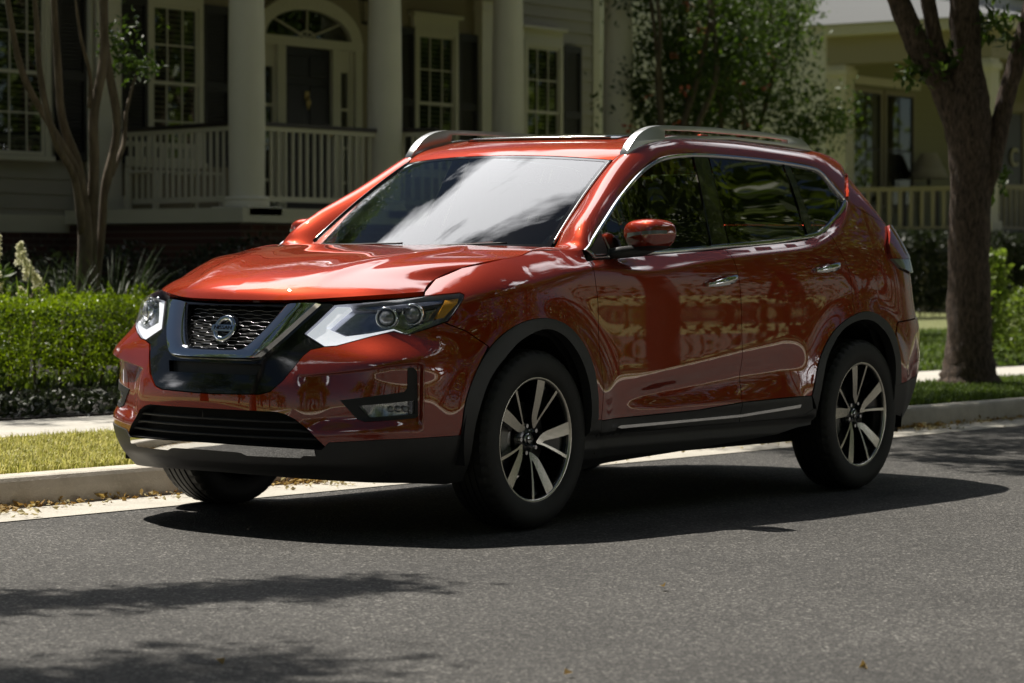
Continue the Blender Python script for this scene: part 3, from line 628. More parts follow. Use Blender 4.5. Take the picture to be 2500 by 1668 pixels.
roof = grid_panel('roof', ROOF, 0, 8, 70, -1, 1, 40, G['paint'], car, (0, 0, 1))
sun_ = np.array([(2.15, -.70), (1.98, -.55), (1.92, 0), (1.98, .55), (2.15, .70), (5.6, .70), (5.75, .5), (5.75, -.5), (5.6, -.70)])
panel('sunroof', ROOF, path(('s', sun_[[0, 1, 2, 3, 4]]), sun_[5:]), G['black_gloss'], roof, sp=.12, flange=.02, off=.006, out_sign=-1 if normal(ROOF, np.array([3.]), np.array([.1]))[0][2] < 0 else 1)
mb = MB(); q = np.linspace(-.66, .66, 30); mb.tube(ROOF(1.94+.25*(q/.7)**2, q)+np.array([.012, 0, .008]), .0055, 6); mb.obj('sunroof_deflector', G['satin'], roof)
# roof rails
ro = cr_spline([(-1.035, 1.572), (-1.079, 1.618), (-1.13, 1.655), (-1.185, 1.679), (-1.264, 1.698), (-1.53, 1.711), (-1.95, 1.716), (-2.284, 1.713), (-2.50, 1.703), (-2.59, 1.685), (-2.665, 1.648)], 6)
zr = lambda x: np.interp(-np.asarray(x), [-r[0] for r in RS], [r[2] for r in RS])
xb = np.linspace(-2.665, -1.035, 40); base_ = np.stack([xb, zr(xb)-.004], 1)
xh = np.linspace(-2.43, -1.34, 30); top_ = np.interp(-xh, -ro[:, 0], ro[:, 1])-.021; low_ = zr(xh)+.010
hole = np.vstack([np.stack([xh, np.minimum(low_, top_-.002)], 1), np.stack([xh, top_], 1)[::-1]])
for sgn in (1, -1):
    UV, F, lps = tri_poly(np.vstack([ro, base_]), [hole], .03); mb = MB(); ya = .585; yb = .622
    A = np.stack([UV[:, 0], np.full(len(UV), yb), UV[:, 1]], 1); B = A.copy(); B[:, 1] = ya
    mb.add(A*[1, sgn, 1], F.tolist()); mb.add(B*[1, sgn, 1], F[:, ::-1].tolist())
    for lp in lps: mb.add(np.vstack([np.stack([lp[:, 0], np.full(len(lp), yb), lp[:, 1]], 1), np.stack([lp[:, 0], np.full(len(lp), ya), lp[:, 1]], 1)])*[1, sgn, 1], [(i, (i+1) % len(lp), len(lp)+(i+1) % len(lp), len(lp)+i) for i in range(len(lp))])
    o = mb.obj('roof_rail', G['silver'], car)
    bm = bmesh.new(); bm.from_mesh(o.data); bmesh.ops.remove_doubles(bm, verts=bm.verts[:], dist=1e-5); bmesh.ops.dissolve_limit(bm, angle_limit=.02, verts=bm.verts[:], edges=bm.edges[:]); bmesh.ops.recalc_face_normals(bm, faces=bm.faces[:]); bm.to_mesh(o.data); bm.free()
    o.data.polygons.foreach_set('use_smooth', [True]*len(o.data.polygons)); bevel(o, .007, 3, 50)
mb = MB(); mb.prism([(-2.50, -.012, 1.675), (-2.62, -.014, 1.735), (-2.68, -.012, 1.735), (-2.70, -.016, 1.67)], (0, .027, 0)); bevel(mb.obj('antenna', G['paint'], car), .006)
# ------------------------------------------------------------------ fenders, doors, quarter panels
belt = lambda a, b, n: [(u, float(ZB(1-u))-.001) for u in np.linspace(a, b, n)]
arch_f = cr_spline(FARCH, 7); arch_r = cr_spline(RARCH, 7)
fend = path(SEAM, ('s', [(1.147, 1.131), (1.27, 1.134), (1.388, 1.135)]), ('s', G1), [(1.402, .425)], arch_f[::-1][1:np.searchsorted(arch_f[::-1][:, 0]*-1, -.778)], [(.778, .749)], LAMPGAP[::-1][1:], LAMP[[7, 6, 5, 4, 3, 2]])
fdoor = path([(1.390, 1.090), (1.46, 1.097)], belt(1.58, 2.49, 16), ('s', GB), [(2.568, .463), (2.19, .441), (1.427, .426)], ('s', G1[::-1]))
rdoor = path(belt(2.502, 3.40, 16), ('s', GR), arch_r[::-1][np.searchsorted(-arch_r[::-1][:, 0], -3.57):], [(3.175, .473), (2.90, .470)], ('s', GB[::-1]))
tail = [(4.06, 1.288), (3.85, 1.358), (3.735, 1.403)]
LT = [(4.055, 1.290), (3.965, 1.19), (3.955, 1.145), (4.02, 1.075), (4.12, 1.05)]
quart = path(('s', GR[::-1]), [(3.46, 1.252)], [tuple(p) for p in DLO[::-1] if p[0] > 3.47 and p[1] < 1.40], [(3.735, 1.404), (3.85, 1.360)], LT[0:1], LT[1:], [(4.26, 1.02), (4.24, .83), (4.0, .81), (3.955, .73)], [tuple(p) for p in arch_r[::-1] if 3.575 < p[0] < 3.95])
crease = [[(u, float(ZB(1-u))-float(WS(min(max(1-u, -2.745), -.3)))+d) for u in np.linspace(1.4, 3.74, 150)] for d in (-.009, -.003, .003, .009)]
rbump = path([(4.24, .828), (4.0, .808), (3.957, .728)], [tuple(p) for p in arch_r if p[0] > 3.955], [(4.0, .505), (4.24, .545), (4.85, .55), (4.85, .84)])
rlow = path([(4.0, .503), (3.955, .50), (3.97, .36), (4.08, .33), (4.3, .30), (4.85, .29), (4.85, .548), (4.24, .543)])
tgate = path([(4.26, 1.02), (4.13, 1.05), (4.55, 1.05), (4.55, 1.24), (4.10, 1.285), (4.45, 1.30), (4.85, 1.30), (4.85, .845), (4.245, .835)])
for sgn in (False, True):
    kw = dict(mirror=sgn, parent=car)
    panel('fender', S, inset(fend, GAP, 1.25), G['paint'], sp=.016, su=1.25, **kw)
    fd = panel('front_door', S, inset(fdoor, GAP), G['paint'], sp=.016, lines=crease, **kw)
    rd = panel('rear_door', S, inset(rdoor, GAP), G['paint'], sp=.016, lines=crease, **kw)
    panel('quarter_panel', S, inset(quart, GAP, 1.1), G['paint'], sp=.018, su=1.1, lines=crease, **kw)
    panel('rear_bumper', S, inset(rbump, GAP, 1.3), G['paint'], sp=.025, su=1.3, off=.004, **kw)
    panel('rear_valance', S, inset(rlow, .001, 1.3), G['clad'], sp=.03, su=1.3, off=.002, flange=.05, **kw)
    panel('tailgate', S, inset(tgate, GAP, 1.2), G['paint'], sp=.04, su=1.2, **kw)
    tl = panel('tail_light', S, np.array([(4.057, 1.286), (3.968, 1.19), (3.958, 1.148), (4.55, 1.14), (4.55, 1.24), (4.2, 1.275)]), G['redlens'], sp=.03, su=1.2, off=.016, flange=.03, **kw)
    panel('reversing_lens', S, np.array([(3.962, 1.120), (4.02, 1.078), (4.13, 1.053), (4.55, 1.055), (4.55, 1.118)]), G['clearlens'], tl, sp=.03, su=1.2, off=.015, flange=.03, mirror=sgn)
    panel('brake_lens', S, np.array([(3.956, 1.147), (3.962, 1.121), (4.55, 1.119), (4.55, 1.139)]), G['redlens'], tl, sp=.03, su=1.2, off=.018, flange=.03, mirror=sgn)
    # window band
    win = inset(DLO, .013)
    DL = densify(DLO, .02); DI = inset(DL, .019); rows = []
    for a_, b_ in zip(DL, DI):
        q = np.array([0, 0, .22, .6, .92, 1]); of = np.array([-.004, .003, .009, .0095, .004, -.006]); uv = a_[None]*(1-q[:, None])+b_[None]*q[:, None]; P = S(uv[:, 0], uv[:, 1]); nn = normal(S, DL[:1, 0]*0+a_[0], DL[:1, 1]*0+a_[1]); nn *= np.sign(nn[:, 1:2]); rows.append(P+nn*of[:, None])
    ribbon('window_molding', rows, G['chrome'], car, closed=True, mirror=sgn, wrap=False)
    def cut(poly, a, b):
        """part of the polygon between two lines u = a(z), u = b(z)"""
        out = []
        P = densify(poly, .02); k = (P[:, 0] >= np.array([a(z) for z in P[:, 1]])) & (P[:, 0] <= np.array([b(z) for z in P[:, 1]])); return P[k]
    ln = lambda p, q: (lambda z: p[0]+(q[0]-p[0])*(z-p[1])/(q[1]-p[1]))
    B1 = ln((2.478, 1.562), (2.400, 1.165)); B2 = ln((2.605, 1.564), (2.555, 1.181)); C1 = ln((3.255, 1.56), (3.265, 1.222)); C2 = ln((3.331, 1.54), (3.352, 1.232)); Z0 = lambda z: -9; Z9 = lambda z: 9
    A0 = ln((1.60, 1.25), (1.56, 1.09))
    sail = lambda z: 1.395+(z-1.135)*.9
    panel('side_window', S, cut(win, Z0, B1), G['sideglass'], fd, sp=.05, off=-.004, flange=0, mirror=sgn)
    panel('window_pillar', S, cut(win, B1, B2), G['black_gloss'], fd, sp=.05, off=.001, flange=.006, mirror=sgn)
    panel('side_window', S, cut(win, B2, C1), G['privacy'], rd, sp=.05, off=-.004, flange=0, mirror=sgn)
    panel('window_pillar', S, cut(win, C1, C2), G['black_gloss'], rd, sp=.05, off=.001, flange=.006, mirror=sgn)
    panel('quarter_window', S, cut(win, C2, Z9), G['privacy'], sp=.05, off=-.004, flange=0, **kw)
    panel('mirror_sail', S, np.array([(1.41, 1.125), (1.47, 1.165), (1.545, 1.215), (1.57, 1.10), (1.46, 1.105)]), G['black_matte'], fd, sp=.03, off=.004, flange=.01, mirror=sgn)
    # cladding
    ai = cr_spline(FARCHI, 7); panel('arch_trim', S, np.vstack([arch_f, ai[::-1]]), G['clad'], sp=.02, su=1.2, off=.005, flange=.045, **kw)
    ai = cr_spline(RARCHI, 7); panel('arch_trim', S, np.vstack([arch_r, ai[::-1]]), G['clad'], sp=.02, su=1.1, off=.005, flange=.045, **kw)
    def SILL(u, z):
        P = S(u, z); d = .006-.004*sstep(.36, .44, z); d = d-.02*sstep(.372, .362, z)+.012*sstep(.35, .30, z)-.03*sstep(.27, .22, z); P[..., 1] += d; return P
    panel('door_cladding', SILL, np.array([(1.430, .424), (2.19, .439), (2.566, .460), (2.565, .373), (2.19, .374), (1.432, .368)]), G['clad'], fd, sp=.02, flange=.012, mirror=sgn)
    panel('door_cladding', SILL, np.array([(2.571, .461), (2.90, .468), (3.172, .471), (3.19, .412), (3.13, .385), (2.90, .374), (2.570, .373)]), G['clad'], rd, sp=.02, flange=.012, mirror=sgn)
    panel('sill', SILL, np.array([(1.402, .43), (1.428, .43), (1.43, .366), (2.2, .372), (2.9, .372), (3.13, .383), (3.192, .41), (3.222, .41), (3.222, .335), (3.12, .325), (2.95, .30), (2.2, .262), (1.65, .235), (1.50, .222), (1.352, .205), (1.352, .40)]), G['clad'], sp=.02, flange=.06, lines=[[(1.36, z), (3.2, z)] for z in (.371, .362, .35, .30, .27)], **kw)
    panel('sill_trim', SILL, np.array([(1.575, .392), (1.61, .386), (2.20, .393), (2.566, .397), (3.088, .421), (3.092, .437), (2.566, .409), (2.20, .404), (1.60, .399)]), G['chrome'], sp=.02, off=.007, flange=.010, **kw)
    # door handles in their cups
    for ua, ub, za, zb, par in ((2.253, 2.503, .992, 1.028, fd), (3.215, 3.452, 1.060, 1.090, rd)):
        uc = (ua+ub)/2; zc_ = (za+zb)/2; c0 = S(np.array([uc]), np.array([zc_]))[0]
        th = np.linspace(0, 2*np.pi, 25)[:-1]; cupo = np.stack([uc+.012+.092*np.cos(th), zc_-.004+.046*np.sin(th)], 1)
        def CUP(u, z, uc=uc, zc_=zc_):
            P = S(u, z); r2 = ((u-uc-.012)/.092)**2+((z-zc_+.004)/.046)**2; P[..., 1] += .0012-.018*np.clip(1-r2, 0, 1)**1.2*1.0; return P
        hp = []
        for q in np.linspace(0, 1, 13):
            u = ua+(ub-ua)*q; z = za+(zb-za)*q; p_ = S(np.array([u]), np.array([z]))[0]; n_ = np.array([0, 1, 0.]); k = np.sin(np.pi*np.clip(q, .03, .97))**.35
            hw_ = (.016+.006*q)*k; of = .014+.020*np.sin(np.pi*q)**.6; ring = []
            for t in np.linspace(0, 2*np.pi, 11)[:-1]: ring.append(p_+np.array([0, of+.009*k*np.cos(t), hw_*np.sin(t)]))
            hp.append(ring)
        ribbon('door_handle', hp, G['chrome'], par, mirror=sgn)
        for u in (ua+.02, ub-.02):
            mb = MB(); p_ = S(np.array([u]), np.array([za+(zb-za)*(u-ua)/(ub-ua)]))[0]*[1, -1 if sgn else 1, 1]; e = np.array([.012, .016, .009]); mb.box(p_-e, p_+e); mb.obj('handle_mount', G['chrome'], par)
# side mirrors
def superell(n1, n2, a, b, c, M, nu=36, nv=20):
    V = []; sp_ = lambda x, e: np.sign(x)*np.abs(x)**e
    for i in range(nv+1):
        v = -np.pi/2+np.pi*i/nv
        for j in range(nu):
            u = 2*np.pi*j/nu; V.append(M @ Vector((a*sp_(np.cos(v), n1)*sp_(np.cos(u), n2), b*sp_(np.cos(v), n1)*sp_(np.sin(u), n2), c*sp_(np.sin(v), n1))))
    F = [(i*nu+j, i*nu+(j+1) % nu, (i+1)*nu+(j+1) % nu, (i+1)*nu+j) for i in range(nv) for j in range(nu)]
    return np.array([tuple(v) for v in V]), F
for sgn in (1, -1):
    mc = np.array([-.752, .938, 1.204]); Mm = Matrix.Translation(Vector(mc)) @ Matrix.Rotation(math.radians(-14), 4, 'Z') @ Matrix.Rotation(math.radians(3), 4, 'X')
    mi = empty('side_mirror', parent=car)
    V, F = superell(.62, .58, .092, .106, .069, Mm); loc = (V-mc); k = 1-.22*np.clip(-loc[:, 2]/.07, 0, 1)-.10*np.clip(loc[:, 1]/.13, 0, 1)*np.clip(-loc[:, 2]/.07, 0, 1); V[:, 1] = mc[1]+loc[:, 1]*k; V[:, 0] = mc[0]+loc[:, 0]*(1-.15*np.clip(loc[:, 1]/.13, 0, 1))
    V[:, 2] = mc[2]+loc[:, 2]*(1-.12*np.clip(loc[:, 1]/.13, 0, 1)*(loc[:, 2] > 0))
    V = V*[1, sgn, 1]
    cz = V[F].mean(1)[:, 2] if False else np.array([V[list(f)].mean(0) for f in F]); rel = cz-mc*[1, sgn, 1]
    up = rel[:, 2] > -.047; mb = MB(); mb.add(V, [f for f, k in zip(F, up) if k], True); mb.obj('mirror_cap', G['paint'], mi, fix=True)
    mb = MB(); mb.add((V-mc*[1, sgn, 1])*[.985, .985, .99]+mc*[1, sgn, 1], [f for f, k in zip(F, ~up) if k], True)
    mb.tube([np.array((-.58, .845*sgn, 1.122)), np.array((-.63, .87*sgn, 1.128)), np.array((-.72, .91*sgn, 1.138)), np.array((-.76, .95*sgn, 1.15))], [.022, .026, .027, .018], 10)
    mb.obj('mirror_arm', G['black_matte'], mi)
    ys = np.linspace(-.045, .107, 24); rows = []
    for y_ in ys:
        q = np.clip(1-(abs(y_)/.106)**(2/.58), 0, 1)**(.58/2) if abs(y_) < .106 else 0; xx = .0925*q+.0015; f_ = np.clip((y_+.045)/.05, 0, 1); row = []
        for dz in (-.007-.006*(1-f_), .007): row.append(Mm @ Vector((xx*(1-.15*max(y_, 0)/.13), y_*(1), dz+.004+.004*y_/.12)))
        rows.append([tuple(v) for v in row])
    ribbon('mirror_signal', rows, G['clearlens'], mi, mirror=sgn < 0, wrap=False)
# wipers
for (y0, y1) in ((-.50, .02), (.04, .50)):
    mb = MB(); ys = np.linspace(y0, y1, 16); P = WIND(ys/.675, .012+.030*(ys-y0)/(y1-y0)); mb.tube(P+np.array([.46, 0, .89])*.014, .0045, 6); mb.obj('wiper', G['black_matte'], car)
# dark inner shell behind the panel gaps, floor, wheel housings
sh = path([(0, .27), (.70, .27), (.735, .44), (.79, .62), (.86, .72), (1.0, .80), (1.15, .775), (1.26, .69), (1.33, .55), (1.36, .40), (1.36, .25), (3.2, .30), (3.23, .45), (3.28, .62), (3.38, .75), (3.55, .82), (3.70, .835), (3.86, .78), (3.93, .65), (3.965, .48), (3.97, .36), (4.85, .30), (4.85, 1.1), (3.9, 1.12), (3.44, 1.20), (2.5, 1.12), (1.42, 1.06), (1.2, 1.06), (.95, 1.03), (.74, .92), (.62, .90), (.3, .85), (0, .85)])
def SHELL(u, z): P = S(u, z); return P
for sgn in (False, True):
    panel('inner_shell', SHELL, sh, G['void'], car, sp=.08, su=1.2, off=-.075, flange=0, mirror=sgn, bsp=.06)
    sg = -1 if sgn else 1
    for xw in (.015, -2.69):
        mb = MB(); t = np.linspace(-.18, np.pi+.18, 28); ring = [(xw+.455*np.cos(a), .365+.455*np.sin(a)) for a in t]
        V = [(x, .50*sg, z) for x, z in ring]+[(x, .885*sg, z) for x, z in ring]; n = len(ring); mb.add(V, [(i, i+1, n+i+1, n+i) for i in range(n-1)], True); mb.add(V[:n], [tuple(range(n))]); mb.obj('wheel_housing', G['void'], car, fix=False)
mb = MB(); mb.box((-3.45, -.70, .24), (.72, .70, .36)); mb.box((-2.2, -.62, .3), (-.4, .62, .42)); mb.tube([(-.3, .3, .24), (-1.5, .25, .22), (-2.9, .35, .23)], .035, 8); mb.box((-2.75, -.6, .27), (-2.62, .6, .36)); mb.box((-.1, -.6, .25), (.05, .6, .33)); mb.obj('underbody', G['void'], car)
# cabin
mb = MB(); mb.box((-.95, -.70, .80), (-.42, .70, 1.06), .06); mb.box((-.6, -.72, 1.02), (-.30, .72, 1.085), .03); mb.obj('dashboard', G['dash'], car)
mb = MB(); bm = bmesh.new(); V = [(.185*math.cos(t), .185*math.sin(t), 0) for t in np.linspace(0, 2*np.pi, 28)]
mb.tube(V, .016, 8, cap=False); mb.tube([(-.18, 0, 0), (0, 0, -.03), (.18, 0, 0)], .02, 6); mb.tube([(0, 0, -.03), (0, -.18, 0)], .02, 6); bm.free()
Mw = Matrix.Translation((-1.0, .38, 1.04)) @ Matrix.Rotation(math.radians(-66), 4, 'Y') @ Matrix.Rotation(math.pi/2, 4, 'Z'); mb.V = [np.array([tuple(Mw @ Vector(v)) for v in a]) for a in mb.V]; mb.obj('steering_wheel', G['dash'], car)
def seat(x, y, w, name):
    mb = MB(); mb.box((x-.5, y-w/2, .55), (x+.05, y+w/2, .72), .05)
    q = [(x-.42, .66), (x-.50, .95), (x-.60, 1.28), (x-.70, 1.28), (x-.64, .95), (x-.58, .62)]; mb.prism([(a, y-w/2, b) for a, b in q], (0, w, 0))
    mb.box((x-.74, y-.13, 1.31), (x-.62, y+.13, 1.47), .035); mb.tube([(x-.66, y-.06, 1.25), (x-.68, y-.06, 1.34)], .008, 6); bevel(mb.obj(name, G['seat'], car), .02)
seat(-1.15, .37, .5, 'seat'); seat(-1.15, -.37, .5, 'seat'); seat(-2.05, .40, .55, 'rear_seat'); seat(-2.05, -.40, .55, 'rear_seat')
mb = MB(); mb.box((-1.03, -.11, 1.44), (-.985, .11, 1.50), .012); mb.obj('rear_view_mirror', G['black_gloss'], car)
def RGL(a, b): 
    a = np.asarray(a, float); b = np.asarray(b, float); t = np.stack([-3.075-.085*(1-a*a), a*.575, 1.545+.012*(1-a*a)], -1); w = np.stack([-3.19-.30*(1-np.abs(a)**2.5), a*.735, 1.296+0*a], -1); q = b[..., None]; return t*(1-q)+w*q
grid_panel('rear_window', RGL, -1, 1, 24, 0, 1, 10, G['privacy'], car, (-1, 0, .5))
mb = MB(); mb.prism([(-2.98, -.42, 1.615), (-3.12, -.40, 1.590), (-3.17, 0, 1.59), (-3.12, .40, 1.590), (-2.98, .42, 1.615), (-2.95, 0, 1.652)], (-.02, 0, -.035)); bevel(mb.obj('spoiler', G['paint'], car), .01)
# ------------------------------------------------------------------ wheels
def build_wheel():
    w = empty('wheel', parent=car); R = .365
    pr = [(.250, -.095), (.262, -.104), (.282, -.110), (.305, -.1125), (.328, -.110), (.346, -.102), (.357, -.091), (.3635, -.077)]
    tr = [(-.074, 0), (-.050, 0), (-.0495, -.007), (-.0405, -.007), (-.040, 0), (-.019, 0), (-.0185, -.007), (-.0105, -.007), (-.010, 0)]
    tread = [(R+d-.0004*(h/.02)**2*.5, h) for h, d in tr]; tread += [(r, -h) for r, h in tread[::-1]]
    prof = pr+tread+[(r, -h) for r, h in pr[::-1]]
    mb = MB(); seg = 192; mb.lathe(prof, axis=1, seg=seg); V = mb.V[0]; n = len(prof)
    sho = [6, 7, 8, n-7, n-8, n-9]
    for k in range(seg):
        if k % 4 == 0:
            for i in sho: r = np.hypot(V[k*n+i, 0], V[k*n+i, 2]); V[k*n+i, [0, 2]] *= (r-.006)/r
    # raised rings on the sidewall
    ty = mb.obj('tyre', G['rubber'], w); ty.data.set_sharp_from_angle(angle=math.radians(32))
    mb = MB(); mb.lathe([(.245, .040), (.241, .075), (.2405, .088), (.2435, .094), (.2505, .0985), (.2575, .0965), (.2585, .088), (.252, .084)], axis=1, seg=96); mb.obj('rim', G['alloy'], w)
    mb = MB(); mb.lathe([(.2415, .088), (.2405, .07), (.234, .02), (.226, -.03), (.226, -.095), (.25, -.10)], axis=1, seg=64); mb.lathe([(.0, .050), (.060, .050), (.070, .043), (.075, .02), (.07, -.03)], axis=1, seg=40); mb.obj('rim_barrel', G['rimblack'], w)
    out = [(2.9, .246), (2.4, .15), (2.5, .098), (6, .080), (14, .064), (34.7, .052), (36.2, .10), (38.2, .17), (39.6, .246), (36.4, .246), (34.2, .17), (31, .10), (29.5, .086), (25.5, .092), (21.5, .115), (18.6, .160), (15.2, .246)]
    P2 = np.array([(r*math.sin(math.radians(a)), r*math.cos(math.radians(a))) for a, r in out]); P2 = path(('s', P2[:9]), ('s', P2[9:]))
    yf = lambda r: .092-.040*(1-np.clip(r/.246, 0, 1))**1.3
    for k in range(5):
        a = -2*math.pi*k/5; c_, s_ = math.cos(a), math.sin(a)
        UV, F, lps = tri_poly(P2, (), .02, bsp=.012); Q = lambda q, dy: np.stack([-(q[:, 0]*c_+q[:, 1]*-s_), yf(np.hypot(q[:, 0], q[:, 1]))+dy, (q[:, 0]*s_+q[:, 1]*c_)], 1)
        A = Q(UV, 0); lp = lps[0]; B = Q(lp, 0); B2 = Q(lp*.995, -.030); n = len(lp); V = np.vstack([A, B, B2]); FF = [tuple(f) for f in F]+[(len(A)+i, len(A)+(i+1) % n, len(A)+n+(i+1) % n, len(A)+n+i) for i in range(n)]
        fn = np.cross(A[F[0][1]]-A[F[0][0]], A[F[0][2]]-A[F[0][0]]); FF = FF if fn[1] > 0 else [f[::-1] for f in FF[:len(F)]]+FF[len(F):]
        o = mesh_obj('spoke', V, FF, None, w, False, mats=[G['alloy'], G['rimblack']], midx=[0]*len(F)+[1]*n)
        web = [(4, .244), (4, .11), (20, .055), (34, .055), (36, .11), (38, .244)]
        W2 = np.array([(r*math.sin(math.radians(t)), r*math.cos(math.radians(t))) for t, r in web]); B = Q(W2, -.028); B2 = Q(W2, -.05); m = len(web)
        mb = MB(); mb.add(np.vstack([B, B2]), [tuple(range(m)), tuple(range(2*m))[:m-1:-1]]+[(i, (i+1) % m, m+(i+1) % m, m+i) for i in range(m)]); mb.obj('spoke_web', G['rimblack'], w)
    for k in range(5):
        t = math.radians(55-72*k); mb = MB(); bm = bmesh.new(); bmesh.ops.create_cone(bm, segments=6, radius1=.0105, radius2=.009, depth=.02, cap_ends=True)
        mb.bm(bm, Matrix.Translation((-.0575*math.sin(t), .054, .0575*math.cos(t))) @ Matrix.Rotation(-math.pi/2, 4, 'X')); mb.obj('lug_nut', G['chrome'], w)
    mb = MB(); mb.lathe([(0, .0655), (.016, .065), (.025, .061), (.028, .055), (.028, .045)], axis=1, seg=32); hc = mb.obj('hub_cap', G['satin'], w)
    mb = MB(); mb.lathe([(.0165, .0655), (.0185, .068), (.0215, .067), (.0225, .063)], axis=1, seg=28); mb.box((-.019, .0655, -.0035), (.019, .0675, .0035)); mb.obj('hub_emblem', G['rimblack'], w)
    mb = MB(); mb.lathe([(.06, .022), (.150, .022), (.150, .0), (.06, .0)], axis=1, seg=48); mb.obj('brake_disc', G['disc'], w)
    mb = MB(); ts = np.radians(np.linspace(-24, 24, 9)); rows = []
    for t in ts: rows.append([(-(r*math.cos(t)), y, r*math.sin(t)) for r, y in ((.108, .03), (.160, .035), (.160, -.04), (.108, -.04))])
    R_ = np.array(rows).reshape(-1, 3)*[-1, 1, 1]; k = 4; mb.add(R_, [(i*k+j, i*k+(j+1) % k, (i+1)*k+(j+1) % k, (i+1)*k+j) for i in range(8) for j in range(k)]+[(0, 1, 2, 3), (32, 33, 34, 35)]); mb.obj('brake_caliper', G['caliper'], w)
    return w
w0 = build_wheel(); w0.location = (0, .7975, .365)
for loc, rz, ph in (((-2.706, .7975, .365), 0, -24), ((0, -.7975, .365), math.pi, 17), ((-2.706, -.7975, .365), math.pi, 40)):
    w = copy_tree(w0, car); w.location = loc; w.rotation_euler = (0, math.radians(-ph), rz)
    w.rotation_mode = 'ZYX' if False else 'XYZ'
w0.rotation_euler = (0, 0, math.radians(.5))
car.matrix_world = TILT
# ------------------------------------------------------------------ materials of the street and the houses
def asphalt_mat():
    m = bpy.data.materials.new('asphalt'); m.use_nodes = True; t = m.node_tree; b = t.nodes['Principled BSDF']; tcn = t.nodes.new('ShaderNodeTexCoord'); L = t.links
    v = t.nodes.new('ShaderNodeTexVoronoi'); v.inputs['Scale'].default_value = 120; v.inputs['Randomness'].default_value = 1; L.new(tcn.outputs['Object'], v.inputs['Vector'])
    sep = t.nodes.new('ShaderNodeSeparateColor'); L.new(v.outputs['Color'], sep.inputs['Color'])
    r = t.nodes.new('ShaderNodeValToRGB'); e = r.color_ramp.elements; e[0].position = 0; e[0].color = (.020, .019, .018, 1); e[1].position = 1; e[1].color = (.20, .19, .175, 1)
    k = e.new(.55); k.color = (.050, .048, .045, 1); k = e.new(.88); k.color = (.078, .075, .070, 1)
    L.new(sep.outputs[0], r.inputs['Fac'])
    n = t.nodes.new('ShaderNodeTexNoise'); n.inputs['Scale'].default_value = .9; n.inputs['Detail'].default_value = 8; L.new(tcn.outputs['Object'], n.inputs['Vector'])
    mr = t.nodes.new('ShaderNodeMapRange'); mr.inputs['From Min'].default_value = .3; mr.inputs['From Max'].default_value = .7; mr.inputs['To Min'].default_value = .78; mr.inputs['To Max'].default_value = 1.2; L.new(n.outputs['Fac'], mr.inputs['Value'])
    n3 = t.nodes.new('ShaderNodeTexNoise'); n3.inputs['Scale'].default_value = 14; n3.inputs['Detail'].default_value = 4; L.new(tcn.outputs['Object'], n3.inputs['Vector'])
    mr3 = t.nodes.new('ShaderNodeMapRange'); mr3.inputs['From Min'].default_value = .3; mr3.inputs['From Max'].default_value = .7; mr3.inputs['To Min'].default_value = .82; mr3.inputs['To Max'].default_value = 1.18; L.new(n3.outputs['Fac'], mr3.inputs['Value'])
    mm = t.nodes.new('ShaderNodeMath'); mm.operation = 'MULTIPLY'; L.new(mr.outputs['Result'], mm.inputs[0]); L.new(mr3.outputs['Result'], mm.inputs[1])
    x = t.nodes.new('ShaderNodeMix'); x.data_type = 'RGBA'; x.blend_type = 'MULTIPLY'; x.inputs['Factor'].default_value = 1; L.new(r.outputs['Color'], x.inputs['A']); L.new(mm.outputs[0], x.inputs['B']); L.new(x.outputs['Result'], b.inputs['Base Color'])
    b.inputs['Roughness'].default_value = .78; b.inputs['Specular IOR Level'].default_value = .35
    bp = t.nodes.new('ShaderNodeBump'); bp.inputs['Strength'].default_value = .7; bp.inputs['Distance'].default_value = .006; L.new(v.outputs['Distance'], bp.inputs['Height']); L.new(bp.outputs['Normal'], b.inputs['Normal']); return m
E_ = {}
E_['asphalt'] = asphalt_mat()
E_['concrete'] = mat('kerb_concrete', (.56, .52, .45), .85, noise=(6, .6, (.36, .33, .27), 8), noise2=(55, .35, (.64, .60, .52), 4, .5, .7), bump=(120, .5, .004))
E_['gutter'] = mat('gutter_concrete', (.50, .47, .41), .85, noise=(5, .5, (.36, .34, .29), 8), noise2=(90, .4, (.17, .16, .14), 4, .55, .7), bump=(160, .5, .003))
E_['walk'] = mat('sidewalk_concrete', (.50, .48, .43), .85, noise=(3, .5, (.36, .34, .30), 8), bump=(90, .4, .003))
E_['soil'] = mat('mulch', (.016, .012, .009), .95, noise=(16, .8, (.007, .006, .005), 8), noise2=(60, .3, (.035, .027, .018), 4, .55, .7), bump=(40, 1, .03))
E_['turf'] = mat('turf', (.11, .13, .038), .9, noise=(9, .7, (.19, .19, .07), 6), bump=(80, .7, .02))
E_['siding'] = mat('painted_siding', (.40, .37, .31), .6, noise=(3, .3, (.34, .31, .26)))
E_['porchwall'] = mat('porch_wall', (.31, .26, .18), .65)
E_['trim'] = mat('painted_trim', (.68, .64, .52), .5, noise=(4, .25, (.60, .56, .45)))
E_['column'] = mat('column_paint', (.86, .81, .70), .5, noise=(2.5, .3, (.72, .68, .58)))
E_['shutter'] = mat('dark_shutter', (.014, .012, .012), .5)
E_['door'] = mat('front_door', (.012, .011, .011), .35)
E_['brass'] = mat('brass', (.55, .42, .16), .3, metal=1)
E_['pane'] = mat('window_pane', (.012, .014, .012), .03, spec=.9, coat=.5)
E_['blind'] = mat('blind_slats', (.42, .42, .36), .6)
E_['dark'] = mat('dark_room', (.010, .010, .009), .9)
E_['cap'] = mat('dark_handrail', (.030, .022, .022), .4)
E_['roofing'] = mat('metal_roof', (.42, .43, .44), .35, metal=.6)
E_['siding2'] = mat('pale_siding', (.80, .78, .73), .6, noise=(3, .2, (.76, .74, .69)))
E_['olive'] = mat('olive_siding', (.30, .29, .16), .6)
